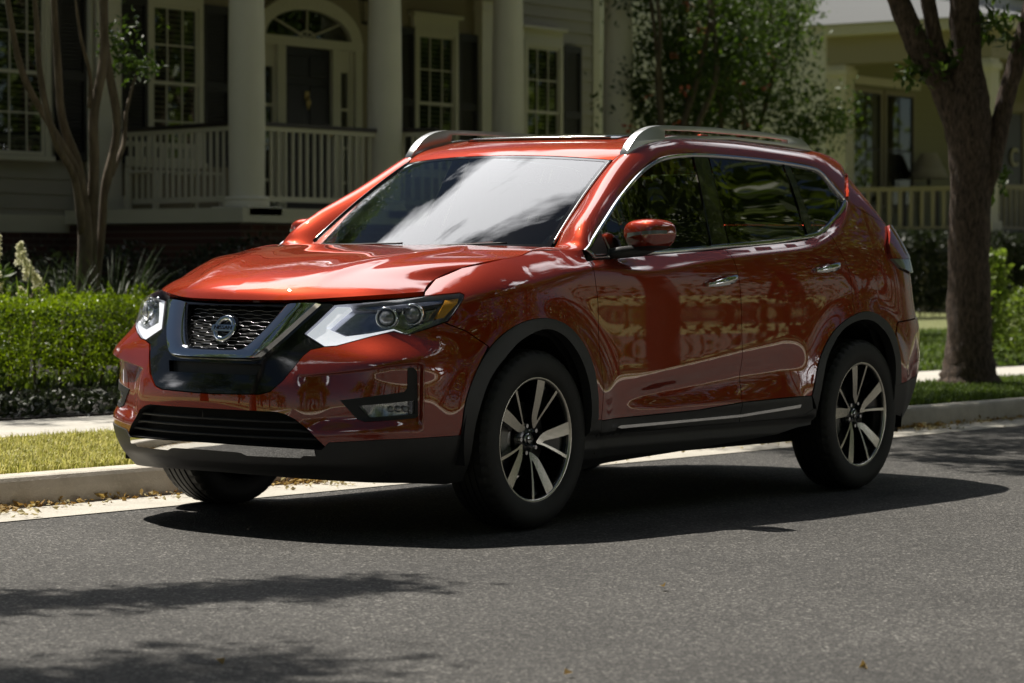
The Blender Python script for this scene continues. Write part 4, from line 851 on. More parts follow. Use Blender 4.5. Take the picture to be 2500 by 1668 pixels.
E_['trim2'] = mat('olive_trim', (.33, .29, .20), .55)
E_['cloth'] = mat('lamp_shade_cloth', (.52, .47, .40), .8)
E_['bluecloth'] = mat('blue_cushion', (.02, .05, .08), .8)
def brick_mat():
    m = mat('dark_brick', (.08, .03, .022), .85); t = m.node_tree; b = t.nodes['Principled BSDF']; br = t.nodes.new('ShaderNodeTexBrick'); mp_ = t.nodes.new('ShaderNodeMapping'); mp_.inputs['Rotation'].default_value = (math.pi/2, 0, 0)
    br.inputs['Scale'].default_value = 1; br.inputs['Brick Width'].default_value = .21; br.inputs['Row Height'].default_value = .075; br.inputs['Mortar Size'].default_value = .008
    br.inputs['Color1'].default_value = (.10, .035, .026, 1); br.inputs['Color2'].default_value = (.055, .022, .018, 1); br.inputs['Mortar'].default_value = (.12, .10, .085, 1)
    t.links.new(t.nodes['Texture Coordinate'].outputs['Object'], mp_.inputs['Vector']); t.links.new(mp_.outputs['Vector'], br.inputs['Vector']); t.links.new(br.outputs['Color'], b.inputs['Base Color']); return m
E_['brick'] = brick_mat()
def bark_mat(name, c1, c2, sc=(9, 9, 2.2), bump=.6, patch=None):
    m = bpy.data.materials.new(name); m.use_nodes = True; t = m.node_tree; b = t.nodes['Principled BSDF']; tcn = t.nodes.new('ShaderNodeTexCoord'); mp_ = t.nodes.new('ShaderNodeMapping'); mp_.inputs['Scale'].default_value = sc
    n = t.nodes.new('ShaderNodeTexNoise'); n.inputs['Scale'].default_value = 3; n.inputs['Detail'].default_value = 9; n.inputs['Roughness'].default_value = .65; t.links.new(tcn.outputs['Object'], mp_.inputs['Vector']); t.links.new(mp_.outputs['Vector'], n.inputs['Vector'])
    r = t.nodes.new('ShaderNodeValToRGB'); r.color_ramp.elements[0].position = .36; r.color_ramp.elements[0].color = (*c1, 1); r.color_ramp.elements[1].position = .64; r.color_ramp.elements[1].color = (*c2, 1); t.links.new(n.outputs['Fac'], r.inputs['Fac']); t.links.new(r.outputs['Color'], b.inputs['Base Color'])
    b.inputs['Roughness'].default_value = .9; bp = t.nodes.new('ShaderNodeBump'); bp.inputs['Strength'].default_value = bump; bp.inputs['Distance'].default_value = .03; t.links.new(n.outputs['Fac'], bp.inputs['Height']); t.links.new(bp.outputs['Normal'], b.inputs['Normal']); return m
E_['bark'] = bark_mat('rough_bark', (.030, .020, .015), (.15, .105, .08), (14, 14, 5), 1)
E_['myrtle_bark'] = bark_mat('smooth_bark', (.085, .065, .045), (.19, .15, .11), (5, 5, 1.2), .2)
E_['leaf_dark'] = leaf_mat('leaf_dark', (.018, .030, .008), (.040, .065, .014), .3)
E_['leaf_row'] = leaf_mat('leaf_row', (.045, .070, .012), (.13, .17, .030), .35)
E_['leaf_mid'] = leaf_mat('leaf_mid', (.030, .055, .010), (.075, .12, .020), .4)
E_['leaf_box'] = leaf_mat('leaf_boxwood', (.10, .16, .012), (.26, .34, .040), .45, .35, .5)
E_['leaf_lime'] = leaf_mat('leaf_lime', (.09, .14, .02), (.19, .25, .05), .45)
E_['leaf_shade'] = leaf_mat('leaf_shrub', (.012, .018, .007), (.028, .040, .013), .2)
E_['grassblade'] = leaf_mat('grass_blade', (.30, .31, .07), (.58, .53, .22), .35, .6, .3)  # pale dry grass, with sunlight put into its colour as well
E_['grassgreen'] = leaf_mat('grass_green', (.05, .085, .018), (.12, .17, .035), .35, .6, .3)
E_['sedge'] = leaf_mat('sedge_blade', (.020, .034, .010), (.055, .080, .028), .25, .5, .4)
E_['litter'] = leaf_mat('dry_leaf', (.20, .11, .035), (.42, .30, .10), .2, .7, .3)
E_['litter2'] = leaf_mat('pale_leaf', (.35, .28, .15), (.55, .50, .30), .2, .7, .3)
E_['bloom'] = leaf_mat('white_bloom', (.62, .62, .42), (.78, .76, .60), .3, .7, .3)
E_['pinkbloom'] = leaf_mat('coral_bloom', (.60, .16, .12), (.75, .28, .20), .3, .7, .3)
# ------------------------------------------------------------------ ground of the street (shares the cross fall)
def sheet(name, x0, x1, y0, y1, z, m, nx=2, tilt=True, rough=0):
    xs = np.linspace(x0, x1, nx); ny = 2; V = []; 
    for x in xs:
        for y in (y0, y1): V.append((x, y, z))
    F = [(2*i, 2*i+2, 2*i+3, 2*i+1) for i in range(nx-1)]; o = mesh_obj(name, V, F, m); o['kind'] = 'structure'
    if tilt: o.matrix_world = TILT
    return o
sheet('ground', -320, 320, -320, 320, -.06, E_['turf'])
sheet('road', -160, 120, -.86, 9.0, 0, E_['asphalt'])
sheet('gutter', -160, 120, -1.27, -.84, .004, E_['gutter'])
def kerb(y0, y1, h, sgn, name):
    mb = MB(); x = -150.
    while x < 110:
        L_ = 3.04; pr = [(y0, -.02), (y0-.012*sgn, h*.55), (y0-.020*sgn, h-.022), (y0-.030*sgn, h-.006), (y0-.046*sgn, h), (y1, h), (y1, -.02)]
        a = x; b = x+L_-.010; V = [(a, y, z) for y, z in pr]+[(b, y, z) for y, z in pr]; n = len(pr)
        mb.add(V, [(i, i+1, n+i+1, n+i) for i in range(n-1)]+[tuple(range(n)), tuple(range(2*n))[:n-1:-1]]); x += L_
    o = mb.obj(name, E_['concrete'], M=TILT); o['kind'] = 'structure'; return o
kerb(-1.25, -1.41, .135, 1, 'kerb')
sheet('verge', -160, 120, -3.02, -1.40, .125, E_['turf'])
mb = MB(); x = -100.
while x < 60: mb.box((x, -4.0, .02), (x+1.49, -3.0, .15), .006); x += 1.5
o = mb.obj('sidewalk', E_['walk'], M=TILT); o['kind'] = 'structure'
sheet('lawn', -160, 120, -60, -3.99, .13, E_['turf'])
# bed of dark mulch along the hedge and below the house
mb = MB(); pts = [(-12.5, -4.05), (12, -4.05), (12, -13.2), (-24, -13.2), (-24, -11.6), (-14.5, -11.2), (-12.8, -9)]
mb.prism([(a, b, .10) for a, b in pts], (0, 0, .055)); o = mb.obj('flower_bed', E_['soil'], M=TILT); o['kind'] = 'structure'
mb = MB(); mb.prism([(a, b, .10) for a, b in [(-21, -4.05), (-13.6, -4.05), (-13.6, -5.4), (-17, -5.9), (-21, -5.6)]], (0, 0, .050)); o = mb.obj('mulch_strip', E_['soil'], M=TILT); o['kind'] = 'structure'
# far side of the road, behind the photographer
sheet('far_verge', -160, 120, 9.16, 60, .12, E_['turf']); kerb(9.0, 9.16, .13, -1, 'far_kerb')
sheet('far_path', -160, 120, 10.8, 12.0, .135, E_['walk'])
# ------------------------------------------------------------------ grass, leaf litter
def blades(name, xr, yr, n, h, m, w=.004, lean=.5, z0=.125, label=None, cat=None, patch=0):
    x = RNG.uniform(*xr, n); y = RNG.uniform(*yr, n)
    if patch:
        k = (np.sin(x*2.1+1.3*np.sin(y*2.7))+np.sin(y*3.1+x*.7)+RNG.normal(0, .6, n)) > -patch; x, y = x[k], y[k]; n = len(x)
    hh = h*(.5+.9*RNG.random(n)); a = RNG.uniform(0, 2*np.pi, n); d = np.stack([np.cos(a), np.sin(a), 0*a], 1); s = np.stack([-np.sin(a), np.cos(a), 0*a], 1)*w*(.7+.6*RNG.random(n))[:, None]
    p = np.stack([x, y, np.full(n, z0)], 1); ln = lean*RNG.random(n)[:, None]; m1 = p+d*(hh[:, None]*ln*.35)+np.array([0, 0, .6])*hh[:, None]; tp = p+d*(hh[:, None]*ln)+np.array([0, 0, 1])*(hh*(1-.3*ln[:, 0]))[:, None]
    V = np.stack([p-s, p+s, m1+s*.8, m1-s*.8, tp], 1).reshape(-1, 3); i = np.arange(n)[:, None]*5; F = np.concatenate([i+[0, 1, 2], i+[0, 2, 3], i+[3, 2, 4]], 1).reshape(-1, 3)
    o = quads_obj(name, V, F, m); o.matrix_world = TILT; tag(o, label, cat, kind='stuff'); return o
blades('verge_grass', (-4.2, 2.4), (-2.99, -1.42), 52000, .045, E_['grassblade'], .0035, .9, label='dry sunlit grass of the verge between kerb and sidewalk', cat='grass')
blades('verge_turf', (-18, -4.2), (-2.99, -1.42), 42000, .05, E_['grassgreen'], .006, .9, label='green shaded grass of the verge round the street tree', cat='grass')  # darker green copy for the shaded stretch of verge
blades('lawn_grass', (-34, -12.6), (-11, -4.05), 60000, .07, E_['grassgreen'], .011, .9, z0=.13, label='short green lawn grass behind the sidewalk', cat='grass')
blades('bed_grass', (-12.4, -3.0), (-6.9, -6.4), 9000, .10, E_['leaf_lime'], .007, .9, z0=.15, label='low bright ground cover lit beneath the boxwood hedge', cat='ground cover')
n = 16000; r = np.random.default_rng(61); P = np.stack([r.uniform(-12, 3, n), -4.06-1.75*r.random(n)**1.1, .16+.10*r.random(n)*(.4+.6*np.sin(r.uniform(-12, 3, n)))**2], 1); o = leaves(P, .055, 'bed_shade_leaves', E_['leaf_shade'], up=.2); o.matrix_world = TILT; tag(o, 'low dark ground cover between the sidewalk and the hedge', 'ground cover', kind='stuff')  # added dark leaves stand in for the shade on the bed
def litter(name, xr, yc, ys, n, size, m, z=.012, label=None):
    x = RNG.uniform(*xr, n); y = yc+np.abs(RNG.normal(0, ys, n)); x = x+.4*np.sin(x*3); P = np.stack([x, y, np.full(n, z)+.012*RNG.random(n)], 1); d = RNG.normal(size=(n, 3))*[1, 1, .25]
    o = leaves(P, size, name, m, dirs=d*2, asp=.6, fold=.5); o.matrix_world = TILT; tag(o, label, 'leaf litter', kind='stuff')
litter('gutter_leaves', (-14, 3), -1.245, .055, 2600, .030, E_['litter'], label='dry brown leaves gathered along the foot of the kerb')
litter('pale_leaf_litter', (-14, 3), -1.24, .16, 900, .028, E_['litter2'], label='pale dry leaf scraps scattered over the concrete gutter')
for (x, y, s, lab) in ((3.46, 2.36, .050, 'curled brown leaf lying on the road in the tree shadow'), (2.40, 3.72, .042, 'small yellow leaf on the sunlit road near the frame corner'), (1.33, 2.38, .026, 'tiny dark leaf on the sunlit road below the front wheel'), (3.05, 3.21, .036, 'brown leaf scrap at the bottom edge of the road, right of the shadow')):
    P = np.array([[x, y, .012]]); RNG2 = RNG.random(1); o = leaves(P, s*1.2, 'fallen_leaf', E_['litter'], dirs=np.array([[3., 1., .3]]), asp=.6, fold=.7); o.matrix_world = TILT; tag(o, lab, 'leaf')
# ------------------------------------------------------------------ trees and plants
def wander(a, b, n, amp, seed=0):
    r = np.random.default_rng(seed); a = np.asarray(a, float); b = np.asarray(b, float); t = np.linspace(0, 1, n)[:, None]; P = a*(1-t)+b*t
    off = np.cumsum(r.normal(size=(n, 3)), 0)*amp/np.sqrt(n); off -= off[:1]*(1-t)+off[-1:]*t; return P+off
def cluster(c, rad, n, sub, spread, seed=0, flat=1.):
    """leaf positions: clumps scattered in an ellipsoid, leaves scattered in each clump"""
    r = np.random.default_rng(seed); q = r.normal(size=(sub, 3)); q /= np.linalg.norm(q, axis=1, keepdims=True); q *= (r.random((sub, 1))**.42); cc = np.asarray(c)+q*np.asarray(rad)
    k = r.integers(0, sub, n); sp_ = spread*(.5+r.random((sub, 1))); return cc[k]+r.normal(size=(n, 3))*sp_[k]*[1, 1, flat], cc
def tree_obj(name, loc, label, group=None): return empty(name, loc, label=label, cat='tree', group=group)
def limb_tree(name, label, wood, leafm, limbs, crowns, leafsize, tilt=True, seg=10, extra=None, noise=.06):
    r = limbs[0][0][0]; root = tree_obj(name, tuple(r), label); mb = MB()
    for P, R in limbs: 
        P = np.asarray(P, float); Q = cr_spline(P, 6); Rr = np.interp(np.linspace(0, len(P)-1, len(Q)), range(len(P)), R); mb.tube(Q-np.asarray(r), Rr, seg, noise=noise)
    mb.obj('trunk', wood, root); pts = []
    for c in crowns: pts.append(cluster(*c)[0]-np.asarray(r))
    if extra is not None: pts.append(extra-np.asarray(r))
    if pts: leaves(np.vstack(pts), leafsize, 'crown', leafm, root)
    return root
# big street tree on the verge at the right
bz = .12
limb_tree('street_tree', 'thick rough-barked street tree forking above the verge behind the car', E_['bark'], E_['leaf_mid'],
    [([(-10.9, -2.62, bz-.1), (-10.9, -2.62, bz+.05), (-10.9, -2.62, bz+.35), (-10.9, -2.62, 1.1), (-10.91, -2.62, 1.8), (-10.9, -2.63, 2.25), (-10.90, -2.66, 2.7), (-10.88, -2.67, 3.4), (-10.8, -2.6, 5.0), (-10.6, -2.5, 6.5)], [.30, .235, .185, .165, .172, .185, .13, .115, .09, .04]),
     ([(-10.89, -2.64, 1.95), (-10.80, -2.78, 2.45), (-10.66, -2.98, 2.85), (-10.56, -3.10, 3.2), (-10.2, -3.5, 4.3), (-9.6, -3.9, 5.6)], [.13, .115, .10, .085, .07, .03]),
     ([(-10.85, -2.70, 2.35), (-10.76, -2.84, 2.8), (-10.70, -2.91, 3.25), (-10.5, -3.0, 4.6), (-10.1, -2.6, 5.8)], [.075, .065, .06, .045, .02]),
     ([(-10.93, -2.58, 1.45), (-11.0, -2.47, 1.9), (-11.07, -2.40, 2.35), (-11.16, -2.28, 2.9), (-11.3, -2.05, 3.9), (-11.6, -1.5, 5.3)], [.075, .082, .075, .07, .06, .03])],
    [((-10.2, -2.9, 6.2), (3.6, 2.9, 1.3), 26000, 150, .26, 3), ((-8.6, -2.2, 5.6), (1.9, 2.2, .8), 9000, 45, .22, 5), ((-12.3, -1.4, 5.6), (2.4, 2.4, .9), 9000, 45, .22, 6), ((-6.0, -2.9, 5.6), (1.3, 1.5, .5), 4600, 24, .16, 15), ((-7.2, -1.9, 5.4), (.9, .8, .4), 2600, 14, .15, 17), ((-5.2, -1.6, 5.3), (.8, .6, .3), 1500, 9, .12, 18), ((-8.4, -4.9, 6.3), (3.0, 1.5, .8), 11000, 60, .2, 16),
     ((-11.0, -2.45, 2.95), (.22, .22, .22), 130, 8, .05, 8), ((-10.72, -2.85, 2.70), (.16, .16, .2), 120, 6, .05, 9), ((-11.05, -2.4, 1.75), (.10, .12, .10), 40, 4, .04, 10), ((-11.2, -2.2, 2.7), (.2, .2, .25), 110, 6, .06, 12), ((-10.62, -3.0, 2.62), (.1, .1, .12), 70, 4, .04, 13)], .095, noise=.14, seg=14)
# street tree beside the photographer's left, out of view: it throws the shadows on the near road
b1 = cr_spline([(6.4, -2.3, 2.6), (5.0, -2.25, 4.4), (4.0, -2.25, 5.3), (2.8, -1.95, 5.6), (2.0, -1.60, 5.7), (1.5, -1.45, 5.8)], 10); b2 = cr_spline([(6.4, -2.3, 2.9), (5.8, -1.8, 4.9), (4.9, -1.3, 6.2), (4.0, -1.1, 6.6), (3.1, -1.0, 6.7)], 10)
ex = np.vstack([b1[18:][RNG.integers(0, len(b1)-18, 3600)]+RNG.normal(size=(3600, 3))*[.17, .12, .08], b2[16:][RNG.integers(0, len(b2)-16, 5200)]+RNG.normal(size=(5200, 3))*[.26, .20, .12]])
limb_tree('verge_tree', 'leafy street tree on the verge left of the frame shading the road', E_['bark'], E_['leaf_mid'], [([(6.5, -2.35, .1), (6.45, -2.33, 1.2), (6.4, -2.3, 2.9), (6.5, -2.3, 5), (6.7, -2.2, 7)], [.24, .18, .16, .12, .05]), (b1[::6], np.linspace(.08, .012, len(b1[::6]))), (b2[::6], np.linspace(.09, .012, len(b2[::6])))],
    [((7.0, -1.6, 6.8), (2.6, 2.3, 1.4), 9000, 60, .22, 23), ((5.4, -.6, 6.9), (1.1, 1.1, .5), 2600, 20, .16, 25)], .095, extra=ex)
# crape myrtle with many bare stems in front of the porch
def V3(*p): return p
my = lambda x, z: (-5.62+(x-180)*-.0043, -7.4+(x-180)*.0004, z)
stems = [([(-5.66, -7.4, .1), (-5.66, -7.4, .8), (-5.68, -7.4, 1.35), (-5.62, -7.42, 1.75), (-5.42, -7.45, 2.05), (-5.16, -7.5, 2.45), (-5.02, -7.5, 2.9), (-4.9, -7.5, 3.6)], [.085, .075, .072, .045, .036, .032, .028, .015]),
         ([(-5.66, -7.4, 1.3), (-5.55, -7.38, 1.72), (-5.33, -7.35, 1.98), (-5.18, -7.35, 2.45), (-5.14, -7.35, 2.9), (-5.0, -7.3, 3.7)], [.05, .036, .033, .03, .026, .015]),
         ([(-5.70, -7.42, .1), (-5.70, -7.42, 1.2), (-5.66, -7.45, 1.8), (-5.55, -7.5, 2.15), (-5.50, -7.5, 2.6), (-5.45, -7.5, 3.2), (-5.4, -7.6, 4.2)], [.08, .066, .05, .04, .036, .03, .015]),
         ([(-5.72, -7.4, .1), (-5.74, -7.4, 1.2), (-5.78, -7.4, 1.8), (-5.76, -7.38, 2.2), (-5.86, -7.38, 2.6), (-5.9, -7.4, 3.2), (-5.95, -7.3, 4.2)], [.07, .062, .05, .048, .045, .04, .02]),
         ([(-5.86, -7.5, .1), (-5.88, -7.5, .8), (-5.96, -7.5, 1.35), (-6.0, -7.5, 1.7), (-6.12, -7.5, 2.1), (-6.02, -7.5, 2.6), (-5.94, -7.5, 3.3)], [.05, .046, .04, .038, .034, .028, .02]),
         ([(-6.06, -7.5, 1.75), (-6.22, -7.52, 2.0), (-6.28, -7.55, 2.25), (-6.42, -7.58, 2.55)], [.030, .024, .02, .010]),
         ([(-5.98, -7.5, 1.55), (-6.08, -7.5, 1.85), (-6.14, -7.5, 2.2), (-6.05, -7.5, 2.6), (-5.98, -7.5, 3.2)], [.028, .03, .03, .024, .015]),
         ([(-5.74, -7.4, 2.25), (-5.70, -7.36, 2.5), (-5.55, -7.3, 2.75), (-5.48, -7.3, 3.1)], [.026, .02, .016, .01])]
stems = [(P, [q*.8 for q in R]) for P, R in stems]
limb_tree('crape_myrtle', 'multi-stemmed smooth grey crape myrtle in front of the porch railing', E_['myrtle_bark'], E_['leaf_mid'], stems,
    [((-5.6, -7.6, 4.9), (1.7, 1.5, 1.1), 8000, 60, .16, 31), ((-3.2, -6.95, 5.5), (2.6, .62, .5), 13000, 70, .14, 36), ((-6.42, -7.6, 2.75), (.22, .22, .22), 260, 12, .06, 33), ((-6.55, -7.65, 2.6), (.12, .12, .10), 120, 6, .05, 35)], .06, noise=.05)  # wide second crown is unseen, added to shade the flower bed
# two flowering trees in front of the pale side wall
def bushy(name, base, label, seeds, wtop, n):
    x, y, z = base; limbs = []; r = np.random.default_rng(seeds)
    for k in range(5):
        a = r.uniform(0, 6.28); d = r.uniform(.5, 1.0)*wtop; limbs.append((wander((x+.12*math.cos(a), y+.12*math.sin(a), z), (x+d*math.cos(a), y+d*math.sin(a), z+r.uniform(4.2, 5.5)), 7, .25, seeds+k), np.linspace(.065, .02, 7)))
    cr_ = [((x+r.uniform(-.9, .9)*wtop, y+r.uniform(-.9, .9)*wtop, z+h), (wtop*.95, wtop*.95, .6), n, 34, .16, seeds+50+i) for i, h in enumerate((2.9, 3.3, 3.7, 4.2, 4.7, 5.2))]
    t = limb_tree(name, label, E_['myrtle_bark'], E_['leaf_mid'], limbs, cr_, .085); P = np.vstack([cluster((x, y, z+h), (wtop, wtop, .8), 22, 5, .03, seeds+80+i)[0] for i, h in enumerate((3, 3.8, 4.6))]); leaves(P-np.array(limbs[0][0][0]), .085, 'blossom', E_['pinkbloom'], t, asp=.9); return t
bushy('flowering_tree', (-21.2, -11.9, .1), 'leafy flowering tree with coral blossom beside the last porch column', 201, .95, 1900)
bushy('flowering_tree', (-22.9, -12.2, .1), 'leafy flowering tree hiding the corner of the neighbouring porch roof', 301, .85, 2000)
def shrub(name, c, rad, n, size, m, label, cat='shrub', group=None, sub=60, spread=.07, flat=1, seed=0, surf=.75, stems=True):
    root = empty(name, (c[0], c[1], .12), label=label, cat=cat, group=group); r = np.random.default_rng(seed)
    q = r.normal(size=(n, 3)); q /= np.linalg.norm(q, axis=1, keepdims=True); q *= np.where(r.random((n, 1)) < surf, .86+.16*r.random((n, 1)), r.random((n, 1))); bump = 1+.10*np.sin(q[:, :1]*5+q[:, 2:]*4)+.08*np.sin(q[:, 1:2]*9+q[:, 2:]*7)
    P = np.asarray(c)+q*np.asarray(rad)*bump; P = P[P[:, 2] > .14]; leaves(P-np.array([c[0], c[1], .12]), size, 'foliage', m, root, up=.3)
    if stems:
        mb = MB()
        for k in range(5): a = k*1.26; mb.tube([(.03*math.cos(a), .03*math.sin(a), -.02), (.3*rad[0]*math.cos(a), .3*rad[1]*math.sin(a), c[2]-.12)], [.012, .008], 5)
        mb.obj('stem', E_['bark'], root)
    return root
# boxwood hedge on the left: one clipped row
def hedge(name, x0, x1, y0, y1, z0, z1, n, size, m, label, bumpy=.03, shoots=0, seed=1, core=True):
    r = np.random.default_rng(seed); root = empty(name, ((x0+x1)/2, (y0+y1)/2, z0-.1), label=label, cat='hedge'); o = np.array([(x0+x1)/2, (y0+y1)/2, z0-.1])
    wx, wy, wz = x1-x0, y1-y0, z1-z0; at, af = wx*wy, wx*wz; nt_ = int(n*at/(at+2*af)); nf = int(n*af/(at+2*af)*1.4); nb = n-nt_-nf if n-nt_-nf > 0 else 100
    P = np.vstack([np.stack([r.uniform(x0, x1, nt_), r.uniform(y0, y1, nt_), z1-np.abs(r.normal(0, .03, nt_))], 1), np.stack([r.uniform(x0, x1, nf), y1-np.abs(r.normal(0, .045, nf)), r.uniform(z0, z1, nf)], 1), np.stack([r.uniform(x0, x1, nb), r.uniform(y0, y1, nb), r.uniform(z0, z1, nb)], 1)])
    w = np.sin(P[:, 0]*4.1)*.6+np.sin(P[:, 0]*9.3+1)*.4; P[:, 1] += bumpy*w*1.2-bumpy*2.2*np.clip((P[:, 2]-z1+.12)/.12, 0, 1)**2*(P[:, 1] > (y0+y1)/2); P[:, 2] += bumpy*(np.sin(P[:, 0]*5.7+2)*.6+np.sin(P[:, 0]*13+P[:, 1]*6)*.5)*(P[:, 2]-z0)/wz
    # thinner towards the foot
    keep = r.random(len(P)) < np.clip((P[:, 2]-z0)/(.16), .12, 1); P = P[keep]
    leaves(P-o, size, 'foliage', m, root, up=.45)
    if shoots:
        S_ = []
        for k in range(shoots):
            x = r.uniform(x0, x1); y = r.uniform(y0+.1, y1-.05); h = r.uniform(.04, .13); q = int(20+h*200); S_.append(np.stack([x+r.normal(0, .010, q), y+r.normal(0, .010, q), z1-.02+r.random(q)*h], 1))
        leaves(np.vstack(S_)-o, size, 'new_shoot', m, root, up=1.2)
    mb = MB(); 
    for k in range(int(wx/.22)): x = x0+.1+k*.22; mb.tube(wander((x, (y0+y1)/2+r.uniform(-.1, .1), z0-.12), (x+r.uniform(-.1, .1), (y0+y1)/2, z1-.15), 5, .04, k)-o, .012, 5)
    mb.obj('stem', E_['bark'], root)
    return root
hedge('boxwood_hedge', -8.6, -1.4, -6.45, -5.75, .26, .83, 62000, .026, E_['leaf_box'], 'sunlit clipped boxwood hedge along the sidewalk left of the car', shoots=110)
# hydrangea with white panicles
hy = empty('hydrangea', (-4.25, -6.75, .15), label='white panicle hydrangea flowering over the left end of the hedge', cat='flowering shrub'); hb = np.array([-3.85, -6.75, .15]); r = np.random.default_rng(5)
leaves(cluster((-3.75, -6.8, .62), (.50, .35, .42), 900, 40, .06, 4)[0]-hb, .085, 'foliage', E_['leaf_mid'], hy)
for (x, z, s, tx) in ((-3.62, 1.16, .13, .1), (-3.80, 1.12, .11, -.25), (-3.93, 1.02, .10, -.6), (-4.02, .93, .10, -.85), (-3.55, .98, .12, .2), (-3.70, .90, .12, -.1), (-3.50, .86, .11, .3), (-3.84, .82, .10, -.4), (-4.02, .80, .08, -.6), (-3.60, .78, .11, 0), (-3.45, 1.08, .12, .4)):
    n = 260; t = r.random(n); a = r.uniform(0, 6.28, n); rad = s*.42*np.sqrt(1-t)*(.6+.4*r.random(n)); ax = np.array([tx*-.6, .15, .8]); ax /= np.linalg.norm(ax); u = np.cross(ax, [0, 1, 0]); u /= np.linalg.norm(u); v = np.cross(ax, u)
    P = np.array([x, -6.62+r.uniform(-.1, .1), z])+ax*(t[:, None]-.4)*s*1.5+u*(rad*np.cos(a))[:, None]+v*(rad*np.sin(a))[:, None]; leaves(P-hb, .020, 'flower_panicle', E_['bloom'], hy, asp=1.0)
mb = MB()
for k in range(9): a = r.uniform(0, 6.28); mb.tube([(0, 0, -.02), (.2*math.cos(a), .1*math.sin(a), .4), (.35*math.cos(a), .15*math.sin(a), .75)], [.01, .008, .005], 5)
mb.obj('stem', E_['bark'], hy)
def grass_clump(name, c, n, L_, w, m, label, spread=.25, seed=0, arch=.9):
    r = np.random.default_rng(seed); c = np.asarray(c, float); a = r.uniform(0, 6.28, n); ro = spread*np.sqrt(r.random(n)); l = L_*(.55+.6*r.random(n)); out = (.25+arch*r.random(n)); V = []; F = []
    d = np.stack([np.cos(a), np.sin(a), 0*a], 1); s = np.stack([-np.sin(a), np.cos(a), 0*a], 1); b = d*ro[:, None]*.6; K = 6; rows = []
    for k in range(K):
        t = k/(K-1); p = b+d*(l*out*t**1.6)[:, None]*.75+np.array([0, 0, 1])*(l*(t-.62*out*t**2.4))[:, None]; ww = w*(1-t**2*.95); rows += [p-s*ww, p+s*ww]
    V = np.stack(rows, 1).reshape(-1, 3); i = np.arange(n)[:, None]*2*K; F = np.concatenate([i+[2*k, 2*k+1, 2*k+3, 2*k+2] for k in range(K-1)], 1).reshape(-1, 4)
    o = quads_obj(name, V, F, m); o.location = tuple(c); tag(o, label, 'ornamental grass'); return o
grass_clump('ornamental_grass', (-5.05, -7.0, .3), 420, .95, .006, E_['sedge'], 'arching dark grass clump at the foot of the crape myrtle', seed=1)
grass_clump('ornamental_grass', (-5.85, -7.3, .3), 520, 1.05, .006, E_['sedge'], 'wide arching grass clump between the crape myrtle and the red hood', seed=2, spread=.35)
grass_clump('iris_plant', (-4.05, -6.35, .3), 9, .85, .014, E_['leaf_lime'], 'tall bright sword leaf plant standing behind the hedge beside the hydrangea', spread=.06, seed=3, arch=.02)
# shrubs along the porch base
for k, (x, y, z, rx, rz) in enumerate(((-8.2, -11.0, .62, .9, .55), (-10.0, -11.4, .66, 1.0, .58), (-11.9, -11.6, .7, 1.0, .60), (-13.8, -11.9, .66, 1.0, .55), (-15.8, -11.9, .62, 1.0, .52), (-18.4, -11.9, .7, 1.1, .6), (-20.6, -11.9, .7, 1.0, .6))):
    lab = ['dark rounded shrub below the first window of the near house', 'dark shrub behind the crape myrtle stems', 'dark shrub left of the first porch column', 'dark shrub at the foot of the first porch column', 'dark shrub in front of the brick porch base', 'dark shrub hidden behind the car below the third column', 'dark shrub at the right end of the near porch'][k]
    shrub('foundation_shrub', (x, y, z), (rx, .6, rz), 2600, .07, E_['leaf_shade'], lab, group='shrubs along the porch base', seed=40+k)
# dark hedge below the far porch, plants at the right edge
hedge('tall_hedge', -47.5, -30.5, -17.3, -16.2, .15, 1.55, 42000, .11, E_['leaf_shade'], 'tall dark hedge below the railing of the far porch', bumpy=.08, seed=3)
vn = empty('climbing_plant', (-15.28, -4.55, .15), label='slim sunlit leafy climber trained up a post right of the street tree', cat='climbing plant'); vb_ = np.array([-15.28, -4.55, .15]); r = np.random.default_rng(9); n = 900; t = r.random(n)**.9
P = np.stack([-15.28+r.normal(0, 1, n)*(.07+.07*(1-t)), -4.55+r.normal(0, 1, n)*(.07+.07*(1-t)), .16+t*1.03], 1); leaves(P-vb_, .06, 'foliage', E_['leaf_lime'], vn, asp=.8)
mb = MB(); mb.tube([(0, 0, -.05), (0, 0, 1.0)], .018, 6); mb.tube([(0, 0, 1.0), (.02, -.03, 1.06), (.06, -.08, 1.05)], .006, 5); mb.obj('post', E_['bark'], vn)
shrub('round_shrub', (-15.95, -4.4, .50), (.36, .36, .36), 2600, .05, E_['leaf_lime'], 'round pale green shrub cut by the right edge of the frame', seed=77)
